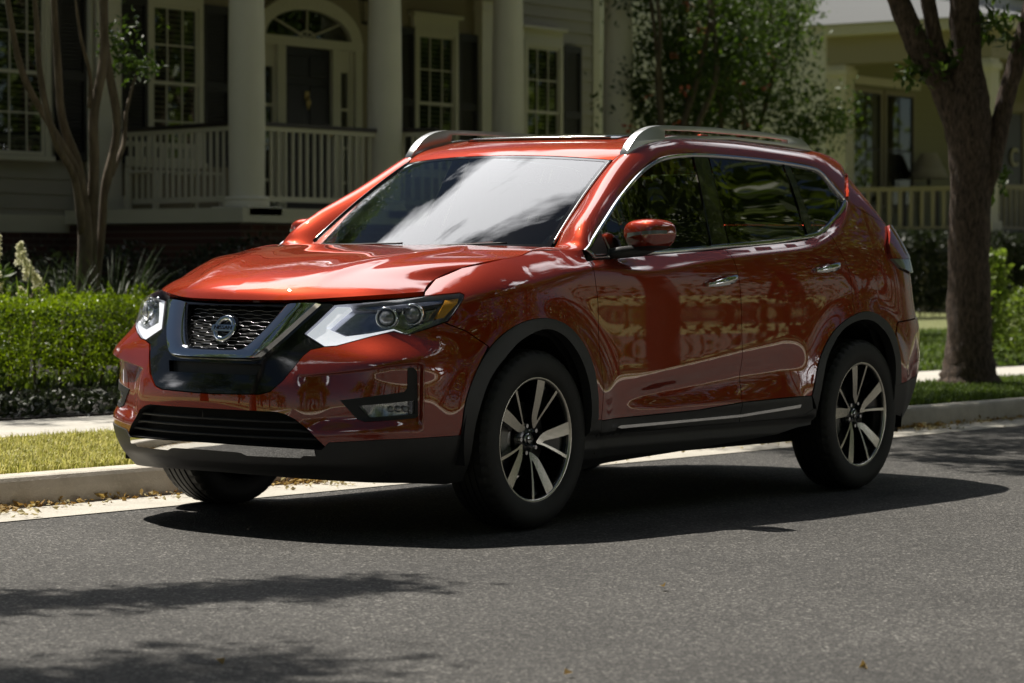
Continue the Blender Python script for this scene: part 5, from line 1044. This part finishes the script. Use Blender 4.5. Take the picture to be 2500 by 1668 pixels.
# leafy far roadside shown by reflections, plus unseen rows added to screen the sky
r = np.random.default_rng(99); tl = []; tw = MB()
for k in range(34):
    x = -118+k*5.2+r.uniform(-1.8, 1.8); y = r.uniform(15, 24); h = r.uniform(13, 20)
    if abs(x-9) < 5 and y < 17: y += 4
    for j in range(4): tl.append(cluster((x+r.uniform(-1.5, 1.5), y+r.uniform(-1, 1), h*(.30+.21*j)), (3.5, 2.6, 2.4), 560, 34, .5, int(r.integers(1e6)))[0])
    tw.tube(wander((x, y, 0), (x+r.uniform(-1, 1), y, h*.9), 6, .5, k), np.linspace(.30, .06, 6), 7)
    for j in range(5): tw.tube(wander((x, y, h*(.18+.12*j)), (x+r.uniform(-4, 4), y+r.uniform(-3, 1), h*(.42+.13*j)), 6, .5, 60+k*5+j), np.linspace(.13, .03, 6), 5)
for k in range(9):  # unseen trees ahead of the car, added for the reflections in its front
    x = 18+k*6+r.uniform(-2, 2); y = r.uniform(-24, -8); h = r.uniform(8, 14)
    for j in range(3): tl.append(cluster((x, y, h*(.35+.28*j)), (3.0, 2.6, 2.2), 520, 30, .45, int(r.integers(1e6)))[0])
    tw.tube(wander((x, y, 0), (x+r.uniform(-1, 1), y, h*.9), 6, .5, 900+k), np.linspace(.28, .06, 6), 7)
for k in range(15):  # unseen trees behind the houses, added to darken the hood reflections
    x = -84+k*6.4+r.uniform(-2, 2); y = r.uniform(-36, -29); h = r.uniform(14, 19)
    if x < -40: y -= 12
    for j in range(3): tl.append(cluster((x, y, h*(.35+.28*j)), (3.4, 2.6, 2.2), 520, 30, .45, int(r.integers(1e6)))[0])
    tw.tube(wander((x, y, 0), (x+r.uniform(-1, 1), y, h*.9), 6, .5, 950+k), np.linspace(.28, .06, 6), 7)
for x, y, z, rx, ry, nn in [(a, 11.0, 8.5, 4.0, 3.6, 1500) for a in np.arange(-44, 40, 7.)]+[(a, -4.2, 8.0, 3.6, 3.0, 1300) for a in (-20, -27, -34, -41)]:  # canopy rows added over the road to block sky light
    tl.append(cluster((x, y, z), (rx, ry, 1.9), nn, 60, .45, int(r.integers(1e6)))[0]); tw.tube(wander((x, y-(0 if y > 0 else -1.4), 0), (x, y, z), 6, .3, int(r.integers(1e6))), np.linspace(.22, .07, 6), 7)
P = np.vstack(tl); o = leaves(P, .5, 'tree_line', E_['leaf_row'], asp=.6); tag(o, 'dense rows of leafy trees along the road out of the frame, mirrored in the car', 'trees', kind='stuff')
o2 = tw.obj('tree_line_trunks', E_['bark']); tag(o2, 'tangle of dark trunks in the tree row across the road', 'trees', kind='stuff')
P = np.stack([r.uniform(-60, 60, 9000), r.uniform(12.6, 14.2, 9000), r.random(9000)**1.4*1.2+.1], 1); o = leaves(P, .2, 'far_shrubbery', E_['leaf_mid']); tag(o, 'low shrubbery along the path across the road', 'shrubs', kind='stuff')
# ------------------------------------------------------------------ the near house with the columned porch
H1 = empty('porch_house', (-17.3, -15.3, 0), label='near house with round white porch columns, arched black door and dark shutters', cat='house'); h1o = np.array([-17.3, -15.3, 0])
def part(mb, name, m, parent=H1, o=h1o, bev=0):
    mb.V = [v-o for v in mb.V]; ob = mb.obj(name, m, parent)
    if bev: bevel(ob, bev)
    return ob
def laps(mb, x0, x1, y, z0, z1, axis=0, step=.172, out=1):
    z = z0
    while z < z1-.02:
        z2 = min(z+step, z1)
        if axis == 0: P = [(x0, y-.02, z), (x0, y+.022*out, z), (x0, y+.004*out, z2), (x0, y-.02, z2)]; mb.prism(P, (x1-x0, 0, 0))
        else: P = [(y-.02, x0, z), (y+.022*out, x0, z), (y+.004*out, x0, z2), (y-.02, x0, z2)]; mb.prism(P, (0, x1-x0, 0))
        z = z2
YW = -15.3; YP = -12.8; ZF = 1.70; XC_ = [-13.54, -15.98, -18.45, -20.93]
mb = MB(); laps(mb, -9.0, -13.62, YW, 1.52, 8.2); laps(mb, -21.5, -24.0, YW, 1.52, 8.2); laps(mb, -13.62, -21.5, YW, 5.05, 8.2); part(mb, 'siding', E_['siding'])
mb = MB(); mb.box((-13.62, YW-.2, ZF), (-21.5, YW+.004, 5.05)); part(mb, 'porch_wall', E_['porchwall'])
mb = MB(); mb.box((-9.0, YW-9, -.2), (-24.0, YW-.03, 8.2)); part(mb, 'house_core', E_['siding'])
mb = MB(); mb.box((-9.0, YW-.3, -.2), (-24.05, YW+.015, 1.44)); part(mb, 'foundation', E_['brick'])
mb = MB(); mb.box((-9.0, YW, 1.42), (-13.4, YW+.035, 1.62)); mb.box((-21.7, YW, 1.42), (-24.05, YW+.035, 1.62)); mb.box((-23.95, YW-.2, 1.62), (-24.12, YW+.03, 8.2)); part(mb, 'corner_trim', E_['trim'])
mb = MB(); mb.prism([(-8.5, YW+.9, 8.15), (-8.5, YW-9.9, 8.15), (-8.5, YW-4.5, 11.4)], (-16.2, 0, 0)); part(mb, 'roof', E_['shutter'])  # unseen roof, raised to keep bright sky out of the hood reflection
mb = MB(); mb.box((-13.15, YW+.02, 1.52), (-21.4, YP+.28, 1.68)); part(mb, 'porch_floor', E_['trim'])
mb = MB(); mb.box((-13.22, YW+.02, -.1), (-21.32, YP+.18, 1.51)); part(mb, 'porch_base', E_['brick'])
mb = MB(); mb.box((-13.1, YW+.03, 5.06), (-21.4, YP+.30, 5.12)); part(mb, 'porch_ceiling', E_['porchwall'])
mb = MB(); mb.box((-13.2, YP-.20, 5.13), (-21.3, YP+.24, 5.75)); mb.box((-13.0, YP-.3, 5.76), (-21.5, YP+.5, 5.92)); part(mb, 'entablature', E_['column'])
mb = MB(); mb.prism([(-12.9, YP+.6, 5.93), (-12.9, YW+.05, 5.93), (-12.9, YW+.05, 6.5)], (-8.7, 0, 0)); part(mb, 'porch_roof', E_['shutter'])
for x in XC_:
    mb = MB(); mb.lathe([(.19, ZF+.10), (.205, ZF+.6), (.205, ZF+1.3), (.20, ZF+2), (.185, ZF+2.8), (.170, ZF+3.25)], (x, YP, 0), 2, 36); mb.lathe([(.17, ZF+.11), (.23, ZF+.11), (.245, ZF+.085), (.23, ZF+.055), (.25, ZF+.05), (.255, ZF+.03), (.25, ZF)], (x, YP, 0), 2, 36)
    mb.lathe([(.17, ZF+3.1), (.19, ZF+3.1), (.19, ZF+3.14), (.17, ZF+3.14), (.17, ZF+3.22), (.21, ZF+3.26), (.23, ZF+3.30)], (x, YP, 0), 2, 36); c_ = part(mb, 'column', E_['column']); c_.data.set_sharp_from_angle(angle=.7)
    mb = MB(); mb.box((x-.28, YP-.28, ZF-.11), (x+.28, YP+.28, ZF-.005), .008); mb.box((x-.25, YP-.25, ZF+3.305), (x+.25, YP+.25, ZF+3.36)); p_ = part(mb, 'column_plinth', E_['column'])
for x0, x1 in ((-13.58, -13.98), (-21.06, -21.5)):
    mb = MB(); mb.box((x0, YW, ZF), (x1, YW+.14, 4.72), .006); mb.box((x0+.02, YW, ZF), (x1-.02, YW+.17, ZF+.16), .006); mb.box((x0+.015, YW, 4.58), (x1-.015, YW+.16, 4.64), .004); mb.box((x0+.03, YW, 4.73), (x1-.03, YW+.18, 4.80), .004); mb.box((x0+.06, YW, 4.81), (x1-.06, YW+.22, 4.92), .004); part(mb, 'pilaster', E_['column'])
def window(x0, x1, z0, z1, y, parent, o, m=None, cols=3, rows=4, hdr=True, blind=True, mats_=('trim', 'trim', 'pane'), sashdark=False, nm='window'):
    fx = .085; root = empty(nm, tuple(np.array([(x0+x1)/2, y, z0])-o), parent=parent); oo = np.array([(x0+x1)/2, y, z0]); P_ = lambda mb, n, m: part(mb, n, E_[m], root, oo)
    mb = MB()
    for a, b in (((x0-fx, z0-.02), (x0, z1+fx)), ((x1, z0-.02), (x1+fx, z1+fx))): mb.box((a[0], y+.0, a[1]), (b[0], y+.075, b[1]), .004)
    mb.box((x0-fx+.002, y, z1), (x1+fx-.002, y+.073, z1+fx), .004); mb.box((x0-fx-.03, y, z0-.07), (x1+fx+.03, y+.11, z0-.01), .006)
    if hdr: mb.box((x0-fx-.01, y, z1+fx+.001), (x1+fx+.01, y+.06, z1+fx+.15)); mb.box((x0-fx-.06, y, z1+fx+.151), (x1+fx+.06, y+.12, z1+fx+.205), .008)
    P_(mb, "frame", mats_[0])
    mb = MB(); zm = (z0+z1)/2; s = .040
    for (za, zb, yy) in ((zm-.02, z1, .058), (z0, zm+.02, .044)):
        mb.box((x0, y+yy-.02, za), (x0+s, y+yy, zb)); mb.box((x1-s, y+yy-.02, za), (x1, y+yy, zb)); mb.box((x0+s, y+yy-.021, zb-s), (x1-s, y+yy+.001, zb)); mb.box((x0+s, y+yy-.021, za), (x1-s, y+yy+.001, za+s))
        for k in range(1, cols): xx = x0+(x1-x0)*k/cols; mb.box((xx-.010, y+yy-.016, za+s), (xx+.010, y+yy-.004, zb-s))
        for k in range(1, rows//2): zz = za+(zb-za)*k/(rows//2); mb.box((x0+s, y+yy-.015, zz-.010), (x1-s, y+yy-.005, zz+.010))
    P_(mb, 'sash', mats_[1])
    mb = MB(); mb.box((x0+.001, y+.030, z0), (x1-.001, y+.033, z1)); P_(mb, 'pane', mats_[2])
    if blind:
        mb = MB(); z = z0+.02
        while z < z1-.02: mb.prism([(x0+.01, y+.014, z), (x0+.01, y+.027, z+.012), (x0+.01, y+.027, z+.017), (x0+.01, y+.014, z+.005)], (x1-x0-.02, 0, 0)); z += .062
        P_(mb, 'shutter_blind', 'blind')
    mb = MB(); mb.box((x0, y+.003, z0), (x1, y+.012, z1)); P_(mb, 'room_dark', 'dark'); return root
E_['pane'] = glass_mat('window_pane', (.75, .78, .72), 1.9)
def shutter(x0, x1, z0, z1, y):
    mb = MB(); s = .05; mb.box((x0, y+.03, z0), (x1, y+.045, z1)); 
    mb.box((x0, y+.03, z0), (x0-s if x1 < x0 else x0+s, y+.075, z1)); mb.box((x1, y+.03, z0), (x1+s if x1 < x0 else x1-s, y+.075, z1))
    for zz in (z0, (z0+z1)/2-.06, z1-.10): mb.box((x0, y+.03, zz), (x1, y+.073, zz+.10))
    z = z0+.12; a, b = sorted((x0, x1))
    while z < z1-.12: mb.prism([(a+s, y+.046, z), (a+s, y+.068, z-.012), (a+s, y+.070, z-.006), (a+s, y+.048, z+.006)], (b-a-2*s, 0, 0)); z += .045
    part(mb, 'shutter', E_['shutter'])
ZW0, ZW1 = 2.30, 4.17
for (x0, x1, sa, sb) in ((-15.36, -14.56, (-14.0, -14.47), (-15.46, -15.92)), (-20.50, -19.70, (-19.20, -19.61), (-20.60, -21.02)), (-23.00, -22.20, (-21.66, -22.10), (-23.12, -23.56)), (-12.80, -12.00, (-11.45, -11.9), (-13.0, -13.46))):
    window(x0, x1, ZW0, ZW1, YW+.022, H1, h1o); shutter(*sa, ZW0-.05, ZW1+.06, YW+.02); shutter(*sb, ZW0-.05, ZW1+.06, YW+.02)
# arched entrance
xd = -17.43; en = empty('entrance', tuple(np.array([xd, YW, ZF])-h1o), parent=H1); eo = np.array([xd, YW, ZF]); EP = lambda mb, n, m, bev=0: part(mb, n, E_[m], en, eo, bev)
def ell(a, b, z, n=30, t0=0, t1=math.pi): return [(xd+a*math.cos(t), z+b*math.sin(t)) for t in np.linspace(t0, t1, n)]
mb = MB(); zo = 3.93; A = ell(1.06, .56, zo); B = ell(.84, .36, zo+.02)
for i in range(len(A)-1): mb.prism([(A[i][0], YW, A[i][1]), (A[i+1][0], YW, A[i+1][1]), (B[i+1][0], YW, B[i+1][1]), (B[i][0], YW, B[i][1])], (0, .10, 0))
mb.box((xd-1.06, YW, zo-.10), (xd+1.06, YW+.11, zo+.02))
for s in (-1, 1):
    mb.box((xd+s*1.06, YW, ZF), (xd+s*.93, YW+.10, zo-.10)); mb.box((xd+s*.92, YW, ZF), (xd+s*.86, YW+.06, zo-.10)); mb.box((xd+s*.62, YW, ZF), (xd+s*.46, YW+.10, zo-.10)); mb.box((xd+s*.86, YW, 3.55), (xd+s*.62, YW+.05, zo-.10)); mb.box((xd+s*.86, YW, ZF), (xd+s*.82, YW+.05, 3.55)); mb.box((xd+s*.66, YW, ZF), (xd+s*.62, YW+.05, 3.55))
    for zz in (2.10, 2.55, 3.05): mb.box((xd+s*.82, YW+.02, zz), (xd+s*.66, YW+.05, zz+.035))
EP(mb, 'door_surround', 'trim', .004)
mb = MB()
for t in (math.radians(38), math.pi/2, math.radians(142)):
    p = np.array([xd+.84*math.cos(t), YW+.05, zo+.02+.36*math.sin(t)]); q = np.array([xd+.04*math.cos(t), YW+.05, zo+.03]); mb.tube([q, p], .016, 6)
mb.tube([(x, YW+.05, z) for x, z in ell(.16, .09, zo+.02, 12)], .014, 6); EP(mb, 'fan_muntin', 'trim')
mb = MB(); mb.prism([(x, YW+.028, z) for x, z in ell(.85, .37, zo+.01)], (0, .004, 0)); mb.box((xd-.83, YW+.02, ZF), (xd-.65, YW+.024, 3.56)); mb.box((xd+.65, YW+.02, ZF), (xd+.83, YW+.024, 3.56)); EP(mb, 'fan_light', 'pane')
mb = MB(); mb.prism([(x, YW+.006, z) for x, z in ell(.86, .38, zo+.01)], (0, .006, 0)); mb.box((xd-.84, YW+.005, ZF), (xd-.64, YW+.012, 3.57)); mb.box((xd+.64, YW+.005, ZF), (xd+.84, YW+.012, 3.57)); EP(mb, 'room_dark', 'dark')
mb = MB(); mb.box((xd-.455, YW+.01, ZF+.02), (xd+.455, YW+.045, zo-.11))
for (a, b) in ((-.40, -.05), (.05, .40)):
    for (z0, z1) in ((ZF+.18, ZF+.72), (ZF+.84, ZF+1.65), (ZF+1.75, ZF+2.02)): mb.box((xd+a, YW+.04, z0), (xd+b, YW+.058, z1), .012)
EP(mb, 'front_door', 'door', .003)
mb = MB(); mb.tube([(xd+.02, YW+.06, 3.23), (xd+.02, YW+.085, 3.20), (xd-.01, YW+.09, 3.12), (xd+.02, YW+.085, 3.04), (xd+.05, YW+.09, 3.12), (xd+.02, YW+.085, 3.20)], .013, 6); mb.box((xd-.02, YW+.06, 3.16), (xd+.06, YW+.075, 3.27), .01); EP(mb, 'door_knocker', 'brass')
mb = MB(); mb.tube([(xd-.40, YW+.05, 2.72), (xd-.40, YW+.10, 2.72)], .012, 6); mb.lathe([(0, .12), (.025, .11), (.03, .095), (.015, .085)], (xd-.40, YW, 2.72), 1, 12); EP(mb, 'door_knob', 'brass')
# railings
def railing(p0, p1, z0, z1, name='railing', parent=H1, o=h1o, cap='cap', m='trim', step=.125, slope=0, thick=.028):
    p0 = np.asarray(p0, float); p1 = np.asarray(p1, float); d = p1-p0; L_ = np.hypot(*d); u = d/L_; n = np.array([-u[1], u[0]]); root = empty(name, tuple(np.array([*p0, z0])-o), parent=parent); oo = np.array([*p0, z0])
    def bar(a, b, w, za, zb, mb):
        A = p0+u*a; B = p0+u*b; sa = slope*a; sb = slope*b; mb.prism([(*(A+n*w), za+sa), (*(A-n*w), za+sa), (*(A-n*w), zb+sa), (*(A+n*w), zb+sa)], (*(B-A), sb-sa))
    mb = MB(); bar(0, L_, .028, z1-.085, z1-.035, mb); bar(0, L_, .028, z0+.06, z0+.12, mb); part(mb, 'rail', E_[m], root, oo)
    mb = MB(); bar(0, L_, .045, z1-.034, z1+.012, mb); part(mb, 'handrail', E_[cap], root, oo)
    mb = MB(); k = step*.6
    while k < L_-.03: A = p0+u*k; mb.prism([(*(A+u*thick/2+n*thick/2), z0+.12+slope*k), (*(A-u*thick/2+n*thick/2), z0+.12+slope*k), (*(A-u*thick/2-n*thick/2), z0+.12+slope*k), (*(A+u*thick/2-n*thick/2), z0+.12+slope*k)], (0, 0, z1-z0-.20)); k += step
    o_ = part(mb, 'baluster', E_[m], root, oo); o_['kind'] = 'stuff'; return root
railing((-13.54, -12.99), (-14.0, -15.13), ZF, 2.64); railing((-13.74, YP), (-15.78, YP), ZF, 2.64); railing((-18.65, YP), (-20.73, YP), ZF, 2.64)
railing((-16.2, YP+.02), (-16.3, YP+.5), ZF, 2.66); railing((-16.3, YP+.5), (-16.35, YP+1.9), ZF, 2.66, slope=-.62); railing((-18.2, YP+.3), (-18.2, YP+1.9), ZF, 2.66, slope=-.62)
mb = MB()
for k in range(8): mb.box((-16.45, YP+.2+.3*k, -.1), (-18.1, YP+.2+.3*(k+1), 1.50-.19*k))
part(mb, 'porch_steps', E_['brick'])
mb = MB(); mb.tube([(-13.50, YW+.09, 8.1), (-13.50, YW+.09, 2.2), (-13.50, YW+.12, 2.05), (-13.44, YW+.22, 1.95), (-13.36, YW+.26, 1.97)], .045, 8); part(mb, 'downspout', E_['trim'])
# white bench behind the railing
bn = empty('porch_bench', (-14.45, -14.75, ZF), label='white slatted bench standing behind the left railing of the near porch', cat='bench'); bo = np.array([-14.45, -14.75, ZF]); BP = lambda mb, n: part(mb, n, E_['trim'], bn, bo, .004)
mb = MB()
for k in range(4): mb.box((-13.85, -14.5-.12*k, ZF+.42), (-15.05, -14.6-.12*k, ZF+.45))
BP(mb, 'seat'); mb = MB(); mb.box((-13.85, -14.98, ZF+.50), (-15.05, -14.95, ZF+.62)); mb.box((-13.85, -14.98, ZF+.74), (-15.05, -14.95, ZF+.80))
for k in range(9): mb.box((-13.9-.138*k, -14.975, ZF+.62), (-13.95-.138*k, -14.955, ZF+.74))
BP(mb, 'backrest')
for (x, y) in ((-13.88, -14.52), (-15.02, -14.52), (-13.88, -14.96), (-15.02, -14.96)): mb = MB(); mb.box((x-.03, y-.03, ZF), (x+.03, y+.03, ZF+(.42 if y > -14.8 else .49))); BP(mb, 'leg')
# hanging lantern
ln_ = empty('porch_lantern', (-17.10, -14.0, 4.1), label='dark lantern hanging on a chain from the porch ceiling left of the second column', cat='lantern'); lo = np.array([-17.10, -14.0, 4.1])
mb = MB(); mb.tube([(-17.1, -14, 4.42), (-17.1, -14, 5.06)], .008, 5); mb.lathe([(0, 4.45), (.03, 4.42), (.10, 4.36), (.115, 4.34), (.09, 4.335)], (-17.1, -14, 0), 2, 6)
for k in range(6): a = k*math.pi/3; mb.tube([(-17.1+.085*math.cos(a), -14+.085*math.sin(a), 4.34), (-17.1+.06*math.cos(a), -14+.06*math.sin(a), 4.06)], .007, 4)
mb.lathe([(0, 4.03), (.05, 4.04), (.07, 4.06), (.06, 4.07)], (-17.1, -14, 0), 2, 6); part(mb, 'lantern_frame', E_['shutter'], ln_, lo)
# ------------------------------------------------------------------ the far house with its corner porch
X2 = -42.5; Y2 = -18.0; YB = -21.7; Z2 = 1.72
H2 = empty('corner_house', (X2, YB, 0), label='far house with pale sunlit side wall and shaded olive corner porch', cat='house'); h2o = np.array([X2, YB, 0]); P2_ = lambda mb, n, m, bev=0: part(mb, n, E_[m], H2, h2o, bev)
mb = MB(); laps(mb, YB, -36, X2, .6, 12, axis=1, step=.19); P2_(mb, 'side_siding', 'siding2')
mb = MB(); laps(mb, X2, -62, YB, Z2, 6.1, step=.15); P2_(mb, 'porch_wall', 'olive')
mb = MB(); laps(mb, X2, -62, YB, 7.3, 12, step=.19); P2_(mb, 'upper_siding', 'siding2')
mb = MB(); mb.box((X2-.03, YB-.03, -.2), (-62, -36, 12)); P2_(mb, 'house_core', 'dark')
mb = MB(); mb.box((X2+.06, YB-.12, .5), (X2-.14, YB+.05, 12)); P2_(mb, 'corner_board', 'trim')
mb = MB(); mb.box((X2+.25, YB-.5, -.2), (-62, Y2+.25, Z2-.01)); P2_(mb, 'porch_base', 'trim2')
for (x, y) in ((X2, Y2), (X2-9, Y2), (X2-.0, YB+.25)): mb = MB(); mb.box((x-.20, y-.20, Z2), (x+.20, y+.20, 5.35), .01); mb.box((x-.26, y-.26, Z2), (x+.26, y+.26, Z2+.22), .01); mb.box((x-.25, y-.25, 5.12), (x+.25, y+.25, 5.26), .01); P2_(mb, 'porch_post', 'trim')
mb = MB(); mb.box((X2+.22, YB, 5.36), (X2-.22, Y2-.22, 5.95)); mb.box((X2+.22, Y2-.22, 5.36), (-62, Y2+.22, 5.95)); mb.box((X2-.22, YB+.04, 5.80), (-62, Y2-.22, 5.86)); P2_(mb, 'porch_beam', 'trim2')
mb = MB(); mb.box((X2+.55, YB-.3, 5.96), (X2+.42, Y2+.42, 6.2)); mb.box((X2+.55, Y2+.421, 5.961), (-62, Y2+.55, 6.201)); mb.box((X2+.42, YB, 5.955), (-62, Y2+.42, 5.98)); P2_(mb, 'eave', 'trim')
mb = MB(); mb.add([(X2+.62, Y2+.62, 6.20), (-62, Y2+.62, 6.20), (-62, YB, 7.35), (X2+.1, YB, 7.35), (X2+.62, YB-.3, 6.20)], [(0, 1, 2, 3), (0, 3, 4)])
o = P2_(mb, 'porch_roof', 'roofing'); sm_ = o.modifiers.new('solid', 'SOLIDIFY'); sm_.thickness = .05
for x0 in (-43.3, -44.85):
    window(x0-1.28, x0, 2.35, 4.85, YB+.02, H2, h2o, cols=2, rows=2, hdr=False, blind=False, mats_=('trim2', 'shutter', 'pane'))
mb = MB(); mb.box((-42.9, YB, 5.02), (-46.5, YB+.07, 5.2)); mb.box((-42.82, YB, Z2), (-42.98, YB+.07, 5.2)); P2_(mb, 'window_casing', 'trim')
window(-44.9, -43.9, 7.6, 9.2, YB+.02, H2, h2o, cols=1, rows=2, hdr=False, blind=False)
window(-52.5, -51.5, 7.6, 9.2, YB+.02, H2, h2o, cols=1, rows=2, hdr=False, blind=False)
mb = MB(); mb.box((-50.15, YB, Z2), (-50.35, YB+.08, 4.75)); mb.box((-52.1, YB, Z2), (-51.9, YB+.08, 4.75)); mb.box((-50.0, YB, 4.76), (-52.2, YB+.08, 5.0)); P2_(mb, 'door_casing', 'trim2')
mb = MB(); mb.box((-50.4, YB+.01, Z2), (-51.85, YB+.05, 4.7)); P2_(mb, 'front_door', 'door')
railing((X2, YB+.5), (X2, Y2-.2), Z2, 2.68, parent=H2, o=h2o, cap='trim2', m='trim2', step=.26, thick=.075); railing((X2-.2, Y2), (X2-8.8, Y2), Z2, 2.72, parent=H2, o=h2o, cap='trim2', m='trim2', step=.26, thick=.06)  # olive beige trim, also darker in place of the shade on the rails
# the letter C hung on the far door
cu = bpy.data.curves.new('c', 'FONT'); cu.body = 'C'; cu.size = .62; cu.extrude = .015; cu.bevel_depth = .012; cu.align_x = 'CENTER'; cu.align_y = 'CENTER'; t_ = bpy.data.objects.new('c', cu); C.objects.link(t_); me = bpy.data.meshes.new_from_object(t_); bpy.data.objects.remove(t_)
for v in me.vertices: v.co = Vector((-v.co.x, v.co.z, v.co.y))
me.materials.clear(); me.materials.append(E_['trim']); dl = bpy.data.objects.new('door_letter', me); C.objects.link(dl); dl.location = (-51.4, YB+.075, 3.62); tag(dl, 'cream letter C hung on the dark door of the far house', 'letter')
# lamp and table on the far porch
tb = empty('porch_table', (-46.1, -21.2, Z2), label='small dark table under the shaded lamp on the far porch', cat='table'); to = np.array([-46.1, -21.2, Z2])
mb = MB(); mb.box((-45.2, -20.9, 2.72), (-47.0, -21.5, 2.76)); part(mb, 'tabletop', E_['cap'], tb, to)
for (x, y) in ((-45.3, -21.0), (-46.9, -21.0), (-45.3, -21.4), (-46.9, -21.4)): mb = MB(); mb.box((x-.03, y-.03, Z2), (x+.03, y+.03, 2.715)); part(mb, 'leg', E_['cap'], tb, to)
lp_ = empty('table_lamp', (-46.1, -21.2, 2.76), label='table lamp with cream shade standing before the far porch windows', cat='lamp'); lo = np.array([-46.1, -21.2, 2.76])
mb = MB(); mb.lathe([(.30, 3.30), (.46, 2.98), (.455, 2.98), (.295, 3.30)], (-46.1, -21.2, 0), 2, 28); mb.lathe([(.19, 3.56), (.31, 3.30)], (-46.1, -21.2, 0), 2, 28); part(mb, 'lamp_shade', E_['cloth'], lp_, lo); mb = MB(); mb.lathe([(.12, 2.765), (.10, 2.79), (.03, 2.82), (.05, 2.9), (.02, 3.0), (.015, 3.2)], (-46.1, -21.2, 0), 2, 16); part(mb, 'lamp_base', E_['cap'], lp_, lo)
